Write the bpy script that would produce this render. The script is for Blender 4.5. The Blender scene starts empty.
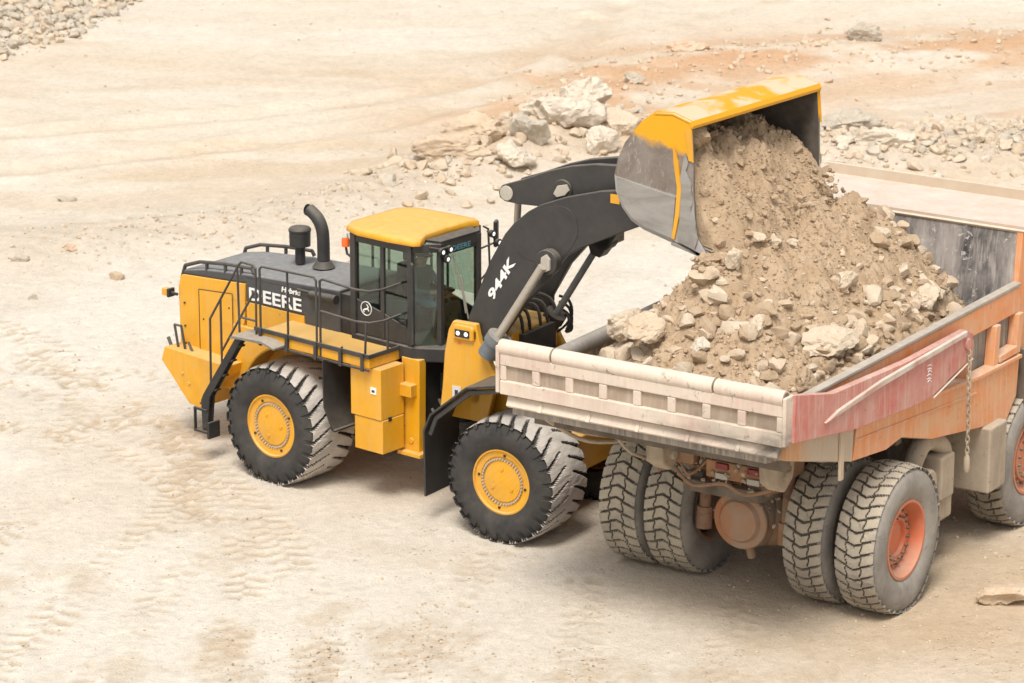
import bpy, bmesh, math, random
import numpy as np
from mathutils import Vector, Matrix

random.seed(7)
RNG = np.random.default_rng(11)
SC = bpy.context.scene
COL = SC.collection
PI = math.pi

# ------------------------------------------------------------------ frames
def frame(x, y, a):
    return Matrix.Translation((x, y, 0)) @ Matrix.Rotation(a, 4, 'Z')
FR = frame(-3.92044, 54.53755, -0.70259)     # loader rear frame: X forward, Y to the far side, origin under near rear tyre face
FF = frame(-0.19523, 51.73244, -0.58825)     # loader front frame (slightly articulated)
FT = frame(5.76882, 48.83173, 0.99935)       # dump truck
IT = FT.inverted()
CY = 1.75

# ------------------------------------------------------------------ materials
def newmat(name):
    m = bpy.data.materials.new(name); m.use_nodes = True
    nt = m.node_tree; nt.nodes.clear()
    out = nt.nodes.new('ShaderNodeOutputMaterial')
    b = nt.nodes.new('ShaderNodeBsdfPrincipled')
    nt.links.new(b.outputs[0], out.inputs[0])
    return m, nt, b
def N(nt, t, **kw):
    n = nt.nodes.new('ShaderNode' + t)
    for k, v in kw.items():
        if k.startswith('i_'): n.inputs[k[2:].replace('_', ' ')].default_value = v
        else: setattr(n, k, v)
    return n
def noise(nt, vec, scale, detail=5, rough=.6, dist=0.0, scl=None):
    if scl:
        mp = N(nt, 'Mapping'); mp.inputs['Scale'].default_value = scl
        nt.links.new(vec, mp.inputs['Vector']); vec = mp.outputs[0]
    n = N(nt, 'TexNoise'); n.inputs['Scale'].default_value = scale
    n.inputs['Detail'].default_value = detail; n.inputs['Roughness'].default_value = rough
    n.inputs['Distortion'].default_value = dist
    nt.links.new(vec, n.inputs['Vector']); return n.outputs['Fac']
def rng(nt, v, a, b, c=0., d=1., clamp=True):
    n = N(nt, 'MapRange'); n.clamp = clamp
    nt.links.new(v, n.inputs[0])
    for i, x in enumerate((a, b, c, d)): n.inputs[i + 1].default_value = x
    return n.outputs[0]
def math_(nt, op, a, b=None):
    n = N(nt, 'Math'); n.operation = op
    for i, x in enumerate((a, b)):
        if x is None: continue
        if isinstance(x, (int, float)): n.inputs[i].default_value = x
        else: nt.links.new(x, n.inputs[i])
    return n.outputs[0]
def mix(nt, f, a, b):
    n = N(nt, 'Mix'); n.data_type = 'RGBA'
    for i, x in ((0, f), (6, a), (7, b)):
        if isinstance(x, (int, float)): n.inputs[i].default_value = x
        elif isinstance(x, tuple): n.inputs[i].default_value = (*x, 1)
        else: nt.links.new(x, n.inputs[i])
    return n.outputs[2]
def bump(nt, b, h, strength=.4, dist=.02):
    n = N(nt, 'Bump'); n.inputs['Strength'].default_value = strength; n.inputs['Distance'].default_value = dist
    nt.links.new(h, n.inputs['Height']); nt.links.new(n.outputs[0], b.inputs['Normal'])

DUST = (.52, .44, .34)
def paint(name, col, rough=.45, dust=.25, top=.35, dcol=DUST, metal=0., chips=None, scl=None, streak=0., col2=None, coat=0., bmp=0., chip_at=(.60, .64)):
    """painted or bare metal with settled dust, streaks and worn chips"""
    m, nt, b = newmat(name)
    tc = N(nt, 'TexCoord'); ob = tc.outputs['Object']
    n1 = noise(nt, ob, 1.7, 6, .65, .3); n2 = noise(nt, ob, 9, 5, .6)
    c = col
    if col2: c = mix(nt, rng(nt, noise(nt, ob, 1.1, 5, .6, .5, scl), .42, .62), col, col2)
    else: c = mix(nt, rng(nt, n2, .3, .7), tuple(x * .9 for x in col), tuple(min(1, x * 1.08) for x in col))
    if chips:
        ch = noise(nt, ob, 6, 8, .7, .8)
        c = mix(nt, rng(nt, ch, *chip_at), c, chips)
    if streak:
        st = noise(nt, ob, 5, 4, .6, 0, (3, 3, .25))
        c = mix(nt, math_(nt, 'MULTIPLY', rng(nt, st, .48, .7), streak), c, dcol)
    g = N(nt, 'NewGeometry'); sp = N(nt, 'SeparateXYZ'); nt.links.new(g.outputs['Normal'], sp.inputs[0])
    up = rng(nt, sp.outputs['Z'], .2, .9)
    f = math_(nt, 'ADD', math_(nt, 'MULTIPLY', up, top), math_(nt, 'MULTIPLY', rng(nt, n1, .35, .75), dust))
    f = math_(nt, 'MULTIPLY', f, rng(nt, n2, .2, .7, .6, 1.15, False))
    fc = N(nt, 'Clamp'); nt.links.new(f, fc.inputs[0])
    c = mix(nt, fc.outputs[0], c, dcol)
    nt.links.new(c, b.inputs['Base Color'])
    b.inputs['Metallic'].default_value = metal
    nt.links.new(rng(nt, fc.outputs[0], 0, .6, rough, .9), b.inputs['Roughness'])
    b.inputs['Coat Weight'].default_value = coat
    if bmp: bump(nt, b, n2, bmp, .01)
    return m
YEL = (.72, .345, .004)
M = {}
M['yellow'] = paint('yellow_paint', YEL, .36, .16, .40, coat=.15, streak=.15, chips=(.40, .22, .05), chip_at=(.66, .69), dcol=(.58, .48, .28), col2=(.66, .305, .004))
M['yellow_roof'] = paint('roof_yellow', (.72, .345, .008), .5, .16, .34, dcol=(.68, .52, .28))
M['dark'] = paint('dark_grey_paint', (.031, .030, .030), .44, .05, .22)
M['hood'] = paint('hood_grey_paint', (.055, .056, .06), .40, .05, .60, dcol=(.36, .355, .345))
M['black'] = paint('black_plastic', (.018, .018, .019), .55, .05, .22)
M['rail'] = paint('rail_paint', (.03, .03, .032), .5, .10, .2)
M['plate'] = paint('grey_step_plate', (.16, .15, .14), .7, .25, .5)
M['rod'] = paint('dusty_rod', (.45, .41, .35), .35, .3, .2, metal=.3)
M['barrel'] = paint('cylinder_barrel', (.13, .15, .17), .5, .3, .3)
M['pin'] = paint('pin_end', (.42, .39, .33), .7, .4, .2)
M['steel'] = paint('worn_steel', (.36, .345, .325), .45, .2, .2, metal=.35, scl=(1, 1, 3), col2=(.25, .235, .22))
M['scratch'] = paint('scratched_steel', (.19, .165, .145), .55, .2, .2, metal=.2, col2=(.33, .30, .27), chips=(.42, .38, .33))
M['inner'] = paint('bucket_inside', (.05, .042, .036), .6, .25, .35, col2=(.10, .08, .065))
M['rubber'] = paint('tyre_rubber', (.024, .0235, .0235), .85, .10, .0)
M['tread'] = paint('dusty_tread', (.52, .475, .42), .95, .4, .1, col2=(.34, .31, .275), dcol=(.56, .51, .445), bmp=.5)
M['ttread'] = paint('dusty_truck_tread', (.40, .345, .265), .95, .40, .1, col2=(.27, .24, .20), dcol=(.52, .45, .345), bmp=.8, chips=(.22, .195, .165), chip_at=(.57, .65))
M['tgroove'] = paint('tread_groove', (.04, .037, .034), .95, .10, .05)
M['tside'] = paint('dusty_sidewall', (.27, .25, .22), .9, .6, .15, dcol=(.44, .395, .335), col2=(.17, .155, .14), chips=(.13, .12, .11))
M['orange'] = paint('orange_paint', (.72, .235, .06), .6, .50, .5, streak=.5, col2=(.66, .32, .14), dcol=(.64, .50, .38), chips=(.50, .22, .10))
M['rim'] = paint('orange_rim', (.60, .15, .06), .6, .30, .3, col2=(.50, .18, .09))
M['rustrim'] = paint('rusty_rim', (.24, .13, .085), .8, .6, .3, dcol=(.42, .33, .25))
M['red'] = paint('faded_red_paint', (.50, .125, .10), .6, .55, .4, streak=.5, col2=(.50, .21, .17), dcol=(.62, .47, .39), chips=(.36, .09, .06))
M['cream'] = paint('dusty_cream_paint', (.60, .51, .42), .8, .4, .45, streak=.40, col2=(.54, .40, .33), dcol=(.72, .62, .50), chips=(.30, .25, .20))
M['beige'] = paint('dust_caked_metal', (.42, .345, .255), .95, .45, .4, streak=.3, col2=(.30, .235, .17), bmp=.6, chips=(.22, .16, .11))
M['side_dust'] = paint('dust_over_orange', (.46, .38, .285), .95, .3, .4, streak=.5, col2=(.56, .27, .11), dcol=(.58, .48, .36), scl=(1.5, 1, .5))
M['frame'] = paint('dirty_frame', (.11, .085, .065), .9, .5, .5, dcol=(.36, .29, .22))
M['diff'] = paint('dusty_axle_housing', (.42, .17, .07), .9, .9, .3, dcol=(.37, .28, .205), col2=(.36, .25, .17), bmp=.5)
M['bedwall'] = paint('bed_wall', (.22, .20, .18), .75, .5, .3, streak=.6, col2=(.10, .095, .09))
M['headwall'] = paint('worn_headwall', (.045, .043, .045), .6, .50, .3, streak=.5, col2=(.30, .265, .24), dcol=(.56, .50, .45), scl=(1, 1.6, .5), chips=(.48, .45, .43))
M['canopy'] = paint('chalky_canopy', (.52, .42, .34), .8, .55, .42, col2=(.52, .36, .26), dcol=(.68, .61, .53), scl=(.6, .6, 1), chips=(.5, .36, .27))
M['lip'] = paint('sandy_lip', (.52, .42, .31), .8, .5, .5, dcol=(.66, .58, .48), col2=(.52, .40, .29))
M['rail_bed'] = paint('worn_rail', (.17, .155, .145), .6, .4, .40, metal=.1, dcol=(.50, .45, .39))
M['rusty'] = paint('rusty_dusty_steel', (.20, .10, .06), .9, .6, .5, dcol=(.42, .33, .24), col2=(.34, .16, .07), chips=(.09, .07, .055), bmp=.4)
M['pocket'] = paint('darker_pocket', (.34, .26, .19), .9, .4, .4, streak=.3, col2=(.26, .20, .15), dcol=(.58, .48, .38))  # recess panels coloured darker than the tailgate ribs
M['flange'] = paint('scuffed_flange', (.56, .49, .43), .8, .5, .4, col2=(.42, .22, .18), dcol=(.68, .60, .50), chips=(.30, .26, .23))
M['rail_dust'] = paint('dusty_rail', (.33, .285, .24), .8, .5, .5, dcol=(.50, .44, .37))
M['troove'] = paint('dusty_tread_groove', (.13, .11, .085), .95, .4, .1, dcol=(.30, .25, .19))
def soot(m):
    nt = m.node_tree; b = [n for n in nt.nodes if n.type == 'BSDF_PRINCIPLED'][0]; src = b.inputs['Base Color'].links[0].from_socket
    tc = N(nt, 'TexCoord'); sp = N(nt, 'SeparateXYZ'); nt.links.new(tc.outputs['Object'], sp.inputs[0])
    n = noise(nt, tc.outputs['Object'], 2.2, 6, .65, .4, (1, 1, 2.2))
    f = math_(nt, 'MULTIPLY', rng(nt, sp.outputs['Y'], .2, 2.6, 1, 0), rng(nt, sp.outputs['Z'], 3.95, 3.45, 0, 1))
    f = math_(nt, 'MULTIPLY', f, rng(nt, n, .32, .60, .1, 1)); f = math_(nt, 'MULTIPLY', f, .85)
    nt.links.new(mix(nt, f, src, (.075, .06, .05)), b.inputs['Base Color'])
soot(M['cream']); soot(M['pocket'])
def plain(name, col, rough=.5, emit=None, estr=0.):
    m, nt, b = newmat(name)
    tc = N(nt, 'TexCoord')
    n = noise(nt, tc.outputs['Object'], 12, 4)
    nt.links.new(mix(nt, n, tuple(x * .88 for x in col), tuple(min(1, x * 1.1) for x in col)), b.inputs['Base Color'])
    b.inputs['Roughness'].default_value = rough
    if emit:
        b.inputs['Emission Color'].default_value = (*emit, 1); b.inputs['Emission Strength'].default_value = estr
    return m
M['white'] = plain('white_lettering', (.80, .80, .78), .5)
M['teal'] = plain('teal_lettering', (.10, .26, .30), .5)
M['lamp'] = plain('lit_lamp', (.7, .7, .7), .25, (1, .97, .92), .75)
M['lens'] = plain('lamp_lens', (.62, .62, .60), .2)
M['amber'] = plain('amber_lens', (.80, .14, .02), .3)
M['redlens'] = plain('red_lens', (.22, .03, .03), .5)
M['whitelens'] = plain('white_lens', (.40, .37, .32), .5)
M['seat'] = plain('seat_fabric', (.03, .03, .033), .8)
M['cabin'] = plain('cabin_trim', (.06, .065, .065), .7)
M['skin'] = plain('skin', (.42, .23, .16), .6)
M['shirt'] = plain('teal_shirt', (.06, .13, .15), .8)
M['jeans'] = plain('work_trousers', (.10, .17, .24), .85)
M['cap'] = plain('dark_cap', (.02, .02, .025), .7)
def glass(name, tint):
    m, nt, b = newmat(name); nt.nodes.remove(b)
    out = [n for n in nt.nodes if n.type == 'OUTPUT_MATERIAL'][0]
    t = N(nt, 'BsdfTransparent'); t.inputs[0].default_value = (*tint, 1)
    g = N(nt, 'BsdfGlossy'); g.inputs['Roughness'].default_value = .03
    lw = N(nt, 'LayerWeight'); lw.inputs[0].default_value = .5
    fr = math_(nt, 'ADD', .07, math_(nt, 'MULTIPLY', math_(nt, 'POWER', lw.outputs['Facing'], 4.), .6))
    mx = N(nt, 'MixShader'); nt.links.new(fr, mx.inputs[0]); nt.links.new(t.outputs[0], mx.inputs[1]); nt.links.new(g.outputs[0], mx.inputs[2])
    nt.links.new(mx.outputs[0], out.inputs[0]); return m
M['glass'] = glass('cab_glass', (.74, .82, .78))

def stone(name, c1, c2, c3, scale=3., bs=.6):
    m, nt, b = newmat(name)
    tc = N(nt, 'TexCoord'); ob = tc.outputs['Object']
    n1 = noise(nt, ob, scale, 7, .65, .4); n2 = noise(nt, ob, scale * 7, 6, .7)
    c = mix(nt, rng(nt, n1, .35, .65), c1, c2)
    c = mix(nt, rng(nt, n2, .56, .74), c, c3)
    nt.links.new(c, b.inputs['Base Color']); b.inputs['Roughness'].default_value = .95
    b.inputs['Specular IOR Level'].default_value = .15
    h = math_(nt, 'ADD', n1, math_(nt, 'MULTIPLY', n2, .35)); bump(nt, b, h, bs, .06)
    return m
M['dirt'] = stone('brown_dirt', (.40, .285, .18), (.48, .36, .245), (.30, .21, .13), 2.4, 1.)
M['clod'] = stone('brown_clod', (.41, .30, .195), (.49, .37, .255), (.30, .215, .14), 3, 1.)
M['pale'] = stone('pale_limestone', (.54, .44, .325), (.60, .505, .39), (.41, .32, .225), 2.5, .7)
M['white_rock'] = stone('white_limestone', (.58, .50, .40), (.66, .59, .49), (.44, .35, .25), 2, .8)
M['tan_rock'] = stone('tan_rock', (.52, .40, .28), (.60, .49, .37), (.38, .28, .19), 1.6, .8)
M['red_rock'] = stone('reddish_rock', (.56, .40, .275), (.62, .49, .37), (.42, .27, .175), 2, .8)
M['grey_rock'] = stone('grey_rock', (.43, .375, .30), (.55, .485, .40), (.31, .26, .195), 2, .8)

# ------------------------------------------------------------------ mesh builder
class MB:
    def __init__(s): s.v = []; s.f = []; s.mi = []
    def add(s, vs, fs, m=0):
        k = len(s.v); s.v += [tuple(p) for p in vs]
        s.f += [tuple(i + k for i in f) for f in fs]; s.mi += [m] * len(fs); return s
    def box(s, x0, x1, y0, y1, z0, z1, m=0):
        vs = [(x, y, z) for z in (z0, z1) for y in (y0, y1) for x in (x0, x1)]
        return s.add(vs, [(0, 2, 3, 1), (4, 5, 7, 6), (0, 1, 5, 4), (2, 6, 7, 3), (0, 4, 6, 2), (1, 3, 7, 5)], m)
    def obox(s, c, size, R=Matrix.Identity(3), m=0):
        h = [x / 2 for x in size]; c = Vector(c)
        vs = [c + R @ Vector((x * h[0], y * h[1], z * h[2])) for z in (-1, 1) for y in (-1, 1) for x in (-1, 1)]
        return s.add(vs, [(0, 2, 3, 1), (4, 5, 7, 6), (0, 1, 5, 4), (2, 6, 7, 3), (0, 4, 6, 2), (1, 3, 7, 5)], m)
    def prism(s, pts, a, b, plane='xz', m=0):
        g = {'xz': lambda p, t: (p[0], t, p[1]), 'xy': lambda p, t: (p[0], p[1], t), 'yz': lambda p, t: (t, p[0], p[1])}[plane]
        n = len(pts); vs = [g(p, a) for p in pts] + [g(p, b) for p in pts]
        fs = [tuple(range(n)), tuple(range(2 * n - 1, n - 1, -1))] + [(i, i + n, (i + 1) % n + n, (i + 1) % n) for i in range(n)]
        return s.add(vs, fs, m)
    def cyl(s, p0, p1, r0, r1=None, n=16, m=0):
        r1 = r0 if r1 is None else r1
        p0, p1 = Vector(p0), Vector(p1); d = (p1 - p0).normalized()
        u = d.orthogonal().normalized(); w = d.cross(u)
        vs = [p + (u * math.cos(2 * PI * i / n) + w * math.sin(2 * PI * i / n)) * r for p, r in ((p0, r0), (p1, r1)) for i in range(n)]
        return s.add(vs, [tuple(range(n - 1, -1, -1)), tuple(range(n, 2 * n))] + [(i, (i + 1) % n, (i + 1) % n + n, i + n) for i in range(n)], m)
    def tube(s, path, r, n=8, m=0):
        P = [Vector(p) for p in path]; k = len(P)
        R = r if isinstance(r, (list, tuple)) else [r] * k
        u = None; rings = []
        for i in range(k):
            a = (P[i] - P[i - 1]).normalized() if i else (P[1] - P[0]).normalized()
            b = (P[i + 1] - P[i]).normalized() if i < k - 1 else a
            t = (a + b).normalized() if (a + b).length > 1e-6 else a
            u = t.orthogonal().normalized() if u is None else (u - t * u.dot(t)).normalized()
            w = t.cross(u); sc = 1 / max(.5, math.sqrt(max(.01, (1 + a.dot(b)) / 2)))
            rings.append([P[i] + (u * math.cos(2 * PI * j / n) + w * math.sin(2 * PI * j / n)) * R[i] * min(sc, 1.3) for j in range(n)])
        vs = [p for q in rings for p in q]
        fs = [tuple(range(n - 1, -1, -1)), tuple(range((k - 1) * n, k * n))]
        for i in range(k - 1):
            fs += [(i * n + j, i * n + (j + 1) % n, (i + 1) * n + (j + 1) % n, (i + 1) * n + j) for j in range(n)]
        return s.add(vs, fs, m)
    def lathe(s, prof, c, ax='y', n=48, m=0, caps=True):
        """prof: (radius, distance along axis)"""
        vs = []
        for r, t in prof:
            for j in range(n):
                a = 2 * PI * j / n; q = (r * math.cos(a), r * math.sin(a))
                vs.append({'y': (c[0] + q[0], c[1] + t, c[2] + q[1]), 'z': (c[0] + q[0], c[1] + q[1], c[2] + t), 'x': (c[0] + t, c[1] + q[0], c[2] + q[1])}[ax])
        fs = []; k = len(prof)
        for i in range(k - 1):
            fs += [(i * n + j, i * n + (j + 1) % n, (i + 1) * n + (j + 1) % n, (i + 1) * n + j) for j in range(n)]
        if caps: fs += [tuple(range(n - 1, -1, -1)), tuple(range((k - 1) * n, k * n))]
        return s.add(vs, fs, m)
    def sheet(s, path, y0, y1, th, m=0, plane='xz'):
        """a bent sheet: polyline in xz thickened by th, run from y0 to y1"""
        P = [Vector((p[0], p[1])) for p in path]; k = len(P); off = []
        for i in range(k):
            a = (P[i] - P[i - 1]).normalized() if i else (P[1] - P[0]).normalized()
            b = (P[i + 1] - P[i]).normalized() if i < k - 1 else a
            t = (a + b).normalized(); nrm = Vector((-t.y, t.x)); off.append(P[i] + nrm * th / max(.5, a.dot(t)))
        for i in range(k - 1):
            s.prism([P[i], P[i + 1], off[i + 1], off[i]], y0, y1, plane, m) if False else None
        q = [tuple(p) for p in P] + [tuple(p) for p in reversed(off)]
        n = len(q); vs = [(p[0], y0, p[1]) for p in q] + [(p[0], y1, p[1]) for p in q]
        fs = [(i, i + n, (i + 1) % n + n, (i + 1) % n) for i in range(n)]
        for i in range(k - 1):
            a, b, c, d = i, i + 1, n - 2 - i, n - 1 - i
            fs += [(a, b, c, d), (d + n, c + n, b + n, a + n)]
        return s.add(vs, fs, m)
    def build(s, name, mats, parent=None, F=None, bevel=0., smooth=35, seg=2):
        me = bpy.data.meshes.new(name); me.from_pydata(s.v, [], s.f)
        mats = mats if isinstance(mats, (list, tuple)) else [mats]
        for k in mats: me.materials.append(M[k])
        me.polygons.foreach_set('material_index', s.mi)
        bm = bmesh.new(); bm.from_mesh(me); bmesh.ops.recalc_face_normals(bm, faces=bm.faces); bm.to_mesh(me); bm.free()
        if smooth:
            me.polygons.foreach_set('use_smooth', [True] * len(me.polygons)); me.set_sharp_from_angle(angle=math.radians(smooth))
        return link(name, me, parent, F, bevel, seg)
WORLD = {}
def link(name, me, parent=None, F=None, bevel=0., seg=2):
    o = bpy.data.objects.new(name, me); COL.objects.link(o)
    F = F if F is not None else Matrix.Identity(4)
    o.parent = parent
    o.matrix_basis = (WORLD[parent.name].inverted() @ F) if parent else F
    WORLD[o.name] = F.copy()
    if bevel:
        b = o.modifiers.new('bevel', 'BEVEL'); b.width = bevel; b.segments = seg; b.limit_method = 'ANGLE'; b.angle_limit = math.radians(40)
        b.harden_normals = True
    return o
def root(name, F, label, cat, group=None):
    o = bpy.data.objects.new(name, None); COL.objects.link(o); o.matrix_basis = F; o.empty_display_size = .3
    WORLD[o.name] = F.copy(); return tag(o, label, cat, group)
def tag(o, label=None, cat=None, group=None, kind=None):
    if label: o['label'] = label
    if cat: o['category'] = cat
    if group: o['group'] = group
    if kind: o['kind'] = kind
    return o
def sub(name, parent, F):
    o = bpy.data.objects.new(name, None); COL.objects.link(o); o.parent = parent
    o.matrix_basis = WORLD[parent.name].inverted() @ F; WORLD[o.name] = F.copy(); return o
def copy_tree(o, parent, F):
    c = o.copy(); COL.objects.link(c); c.parent = parent
    c.matrix_basis = WORLD[parent.name].inverted() @ F; WORLD[c.name] = F.copy()
    for ch in o.children:
        d = ch.copy(); COL.objects.link(d); d.parent = c
    return c
def text(s, size, parent, F, name='lettering', mat='white', bold=.0, width=None, shear=0., depth=.004):
    cu = bpy.data.curves.new(name, 'FONT'); cu.body = s; cu.size = size; cu.offset = bold; cu.extrude = depth; cu.shear = shear
    cu.resolution_u = 3
    t = bpy.data.objects.new('tmp', cu); COL.objects.link(t)
    dg = bpy.context.evaluated_depsgraph_get(); me = bpy.data.meshes.new_from_object(t.evaluated_get(dg))
    bpy.data.objects.remove(t); bpy.data.curves.remove(cu)
    if width:
        xs = [v.co.x for v in me.vertices]; k = width / (max(xs) - min(xs)); x0 = min(xs)
        for v in me.vertices: v.co.x = (v.co.x - x0) * k
    me.materials.clear(); me.materials.append(M[mat])
    return link(name, me, parent, F)
def axes(F, o, x, y):
    x = Vector(x).normalized(); y = Vector(y).normalized(); z = x.cross(y)
    m = Matrix(((x.x, y.x, z.x, o[0]), (x.y, y.y, z.y, o[1]), (x.z, y.z, z.z, o[2]), (0, 0, 0, 1)))
    return F @ m
def pt(p): return Matrix.Translation(p)

# ------------------------------------------------------------------ numpy value noise
def _h(ix, iy, seed):
    n = (ix.astype(np.int64) * 374761393 + iy.astype(np.int64) * 668265263 + seed * 974711) & 0xFFFFFFFF
    n = ((n ^ (n >> 13)) * 1274126177) & 0xFFFFFFFF
    return ((n ^ (n >> 16)) & 0xFFFFFF) / float(0xFFFFFF)
def vn(x, y, seed=0):
    ix, iy = np.floor(x), np.floor(y); fx, fy = x - ix, y - iy
    fx = fx * fx * (3 - 2 * fx); fy = fy * fy * (3 - 2 * fy)
    a, b, c, d = _h(ix, iy, seed), _h(ix + 1, iy, seed), _h(ix, iy + 1, seed), _h(ix + 1, iy + 1, seed)
    return (a + (b - a) * fx) * (1 - fy) + (c + (d - c) * fx) * fy
def fbm(x, y, oct=5, seed=0, gain=.5):
    s = 0.; amp = 1.; tot = 0.
    for o in range(oct):
        c, sn = math.cos(.6 * o + .3), math.sin(.6 * o + .3)
        s = s + amp * vn((x * c - y * sn) * 2 ** o + 17 * o, (x * sn + y * c) * 2 ** o - 9 * o, seed + o); tot += amp; amp *= gain
    return s / tot
def sstep(x, a, b):
    t = np.clip((x - a) / (b - a), 0, 1); return t * t * (3 - 2 * t)
def seg_dist(x, y, poly):
    """distance to a polyline, and the running length along it"""
    best = np.full(np.shape(x), 1e9); along = np.zeros(np.shape(x)); side = np.zeros(np.shape(x)); L = 0
    for (x0, y0), (x1, y1) in zip(poly[:-1], poly[1:]):
        dx, dy = x1 - x0, y1 - y0; l = math.hypot(dx, dy)
        t = np.clip(((x - x0) * dx + (y - y0) * dy) / l ** 2, 0, 1)
        d = np.hypot(x - x0 - t * dx, y - y0 - t * dy)
        sd = ((x - x0) * dy - (y - y0) * dx) / l
        k = d < best; best = np.where(k, d, best); along = np.where(k, L + t * l, along); side = np.where(k, sd, side); L += l
    return best, along, side
def catmull(pts, n=8):
    out = []
    P = [pts[0]] + list(pts) + [pts[-1]]
    for i in range(1, len(P) - 2):
        for k in range(n):
            t = k / n
            out.append(tuple(.5 * (2 * P[i][j] + (P[i + 1][j] - P[i - 1][j]) * t + (2 * P[i - 1][j] - 5 * P[i][j] + 4 * P[i + 1][j] - P[i + 2][j]) * t * t + (3 * P[i][j] - P[i - 1][j] - 3 * P[i + 1][j] + P[i + 2][j]) * t ** 3) for j in range(len(pts[0]))))
    out.append(tuple(pts[-1])); return out

# ------------------------------------------------------------------ terrain
BERM = [(-9.5, 68.6), (-5.5, 70.5), (-2.6, 73.6), (-1.2, 75.4), (.6, 77.6), (2.6, 78.4), (5.5, 77.2), (8.6, 76.6), (13., 77.)]
REDB = [(1.2, 80.5), (2.8, 84.5), (5.4, 86.5), (8.8, 87.5), (14., 88.)]
GREYB = [(7.0, 78.4), (8.2, 77.4), (10.5, 78.6), (14., 78.2)]
TRACKS = [([(-7.6, 45.), (-6.6, 49.), (-5.3, 53.5), (-5.6, 57.), (-7.6, 60.)], .75, .030),
          ([(-11., 50.), (-8.6, 54.5), (-7.4, 58.), (-8.4, 62.), (-12., 66.)], .7, .028),
          ([(-12.5, 51.), (-10.4, 55.5), (-9.4, 59.), (-10.6, 63.)], .7, .026),
          ([(-6.0, 45.), (-5.3, 49.), (-4.8, 52.5), (-5.9, 57.5), (-8.8, 61.5)], .62, .028),
          ([(-4.4, 45.), (-4.0, 48.5), (-4.3, 52.), (-6.6, 56.), (-10., 58.5)], .62, .030),
          ([(-2.7, 45.), (-2.9, 49.), (-4.6, 54.5), (-7.6, 58.6), (-12., 62.)], .7, .026),
          ([(-1.4, 45.), (-1.2, 48.), (-.3, 51.), (.5, 53.)], .6, .022),
          ([(.8, 45.), (1.0, 47.5), (1.1, 50.)], .6, .02),
          ([(3.4, 44.), (3.0, 46.5), (3.4, 49.)], .6, .018),
          ([(-13., 56.5), (-8., 57.6), (-5.2, 57.2), (-3.4, 55.5)], .6, .026),
          ([(-13., 59.5), (-8., 60.8), (-5.2, 59.6), (-3.6, 57.8)], .6, .022),
          ([(-9.2, 46.), (-8.6, 50.), (-7.2, 54.)], .7, .028),
          ([(6.6, 46.), (7.6, 49.), (10., 52.)], .6, .016)]
TRACKS = [(catmull(p), w, a) for p, w, a in TRACKS]
FARTR = [catmull([(-16, 74.2), (-9.5, 76.4), (-5, 78.7), (-2, 81.0), (1.5, 86), (3, 95)]),
         catmull([(-16, 77.8), (-9.5, 79.6), (-5, 81.6), (-1, 84.6), (2, 92)]),
         catmull([(-16, 82.5), (-10, 83.6), (-4, 85.4), (3, 90), (9, 97)])]
GRAVPILE = [(-20., 85.8), (-13.2, 87.4), (-11.9, 89.5), (-10.9, 93.6), (-10.2, 99.)]
def ground_z(x, y, fine=True):
    z = (fbm(x * .16, y * .16, 3, 3) - .5) * .22 + (fbm(x * .9, y * .9, 4, 5) - .5) * .06
    d, _, _ = seg_dist(x, y, BERM); z = z + (.30 + .45 * np.exp(-(((x - .6) / 2.6) ** 2 + ((y - 77.) / 3.) ** 2))) * np.exp(-(d / 1.6) ** 2) * (.4 + 1.2 * fbm(x * .9, y * .9, 5, 8, .6))
    d, _, _ = seg_dist(x, y, REDB); z = z + .30 * np.exp(-(d / 2.2) ** 2) * (.4 + fbm(x * .6, y * .6, 4, 9))
    d, _, _ = seg_dist(x, y, GREYB); z = z + .22 * np.exp(-(d / 1.3) ** 2)
    d, _, sd = seg_dist(x, y, GRAVPILE); z = z + 1.5 * sstep(-sd, -.9, 4.5) * (np.abs(x) < 40) * (y < 140)
    # the hard standing where the machines work is nearly flat
    k = np.exp(-(((x - .8) / 7.5) ** 4 + ((y - 52.5) / 7.) ** 4)); z = z * (1 - .85 * k)
    for p in FARTR[:2]:
        d, al, sd = seg_dist(x, y, p); z = z - .07 * np.exp(-(d / .35) ** 2) + .05 * np.exp(-((d - .7) / .3) ** 2)
    if fine:
        keep = sstep(fbm(x * .7, y * .7, 3, 77), .24, .48)
        for p, w, a in TRACKS:
            d, al, sd = seg_dist(x, y, p)
            band = (1 - sstep(d, w * .42, w * .62)) * keep * sstep(fbm(x * 2.2, y * 2.2, 3, 78), .26, .48)
            ph = al / .33 + 1.1 * np.abs(sd) + .5 * (sd > 0) + 1.1 * fbm(x * 1.4, y * 1.4, 3, 31)
            fr = ph - np.floor(ph)
            z = z + band * a * 1.5 * (np.where(fr < .7, fr / .7, (1 - fr) / .3) - .6) - .012 * band
        z = z + (fbm(x * 5, y * 5, 3, 21) - .5) * .022
    return z
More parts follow.
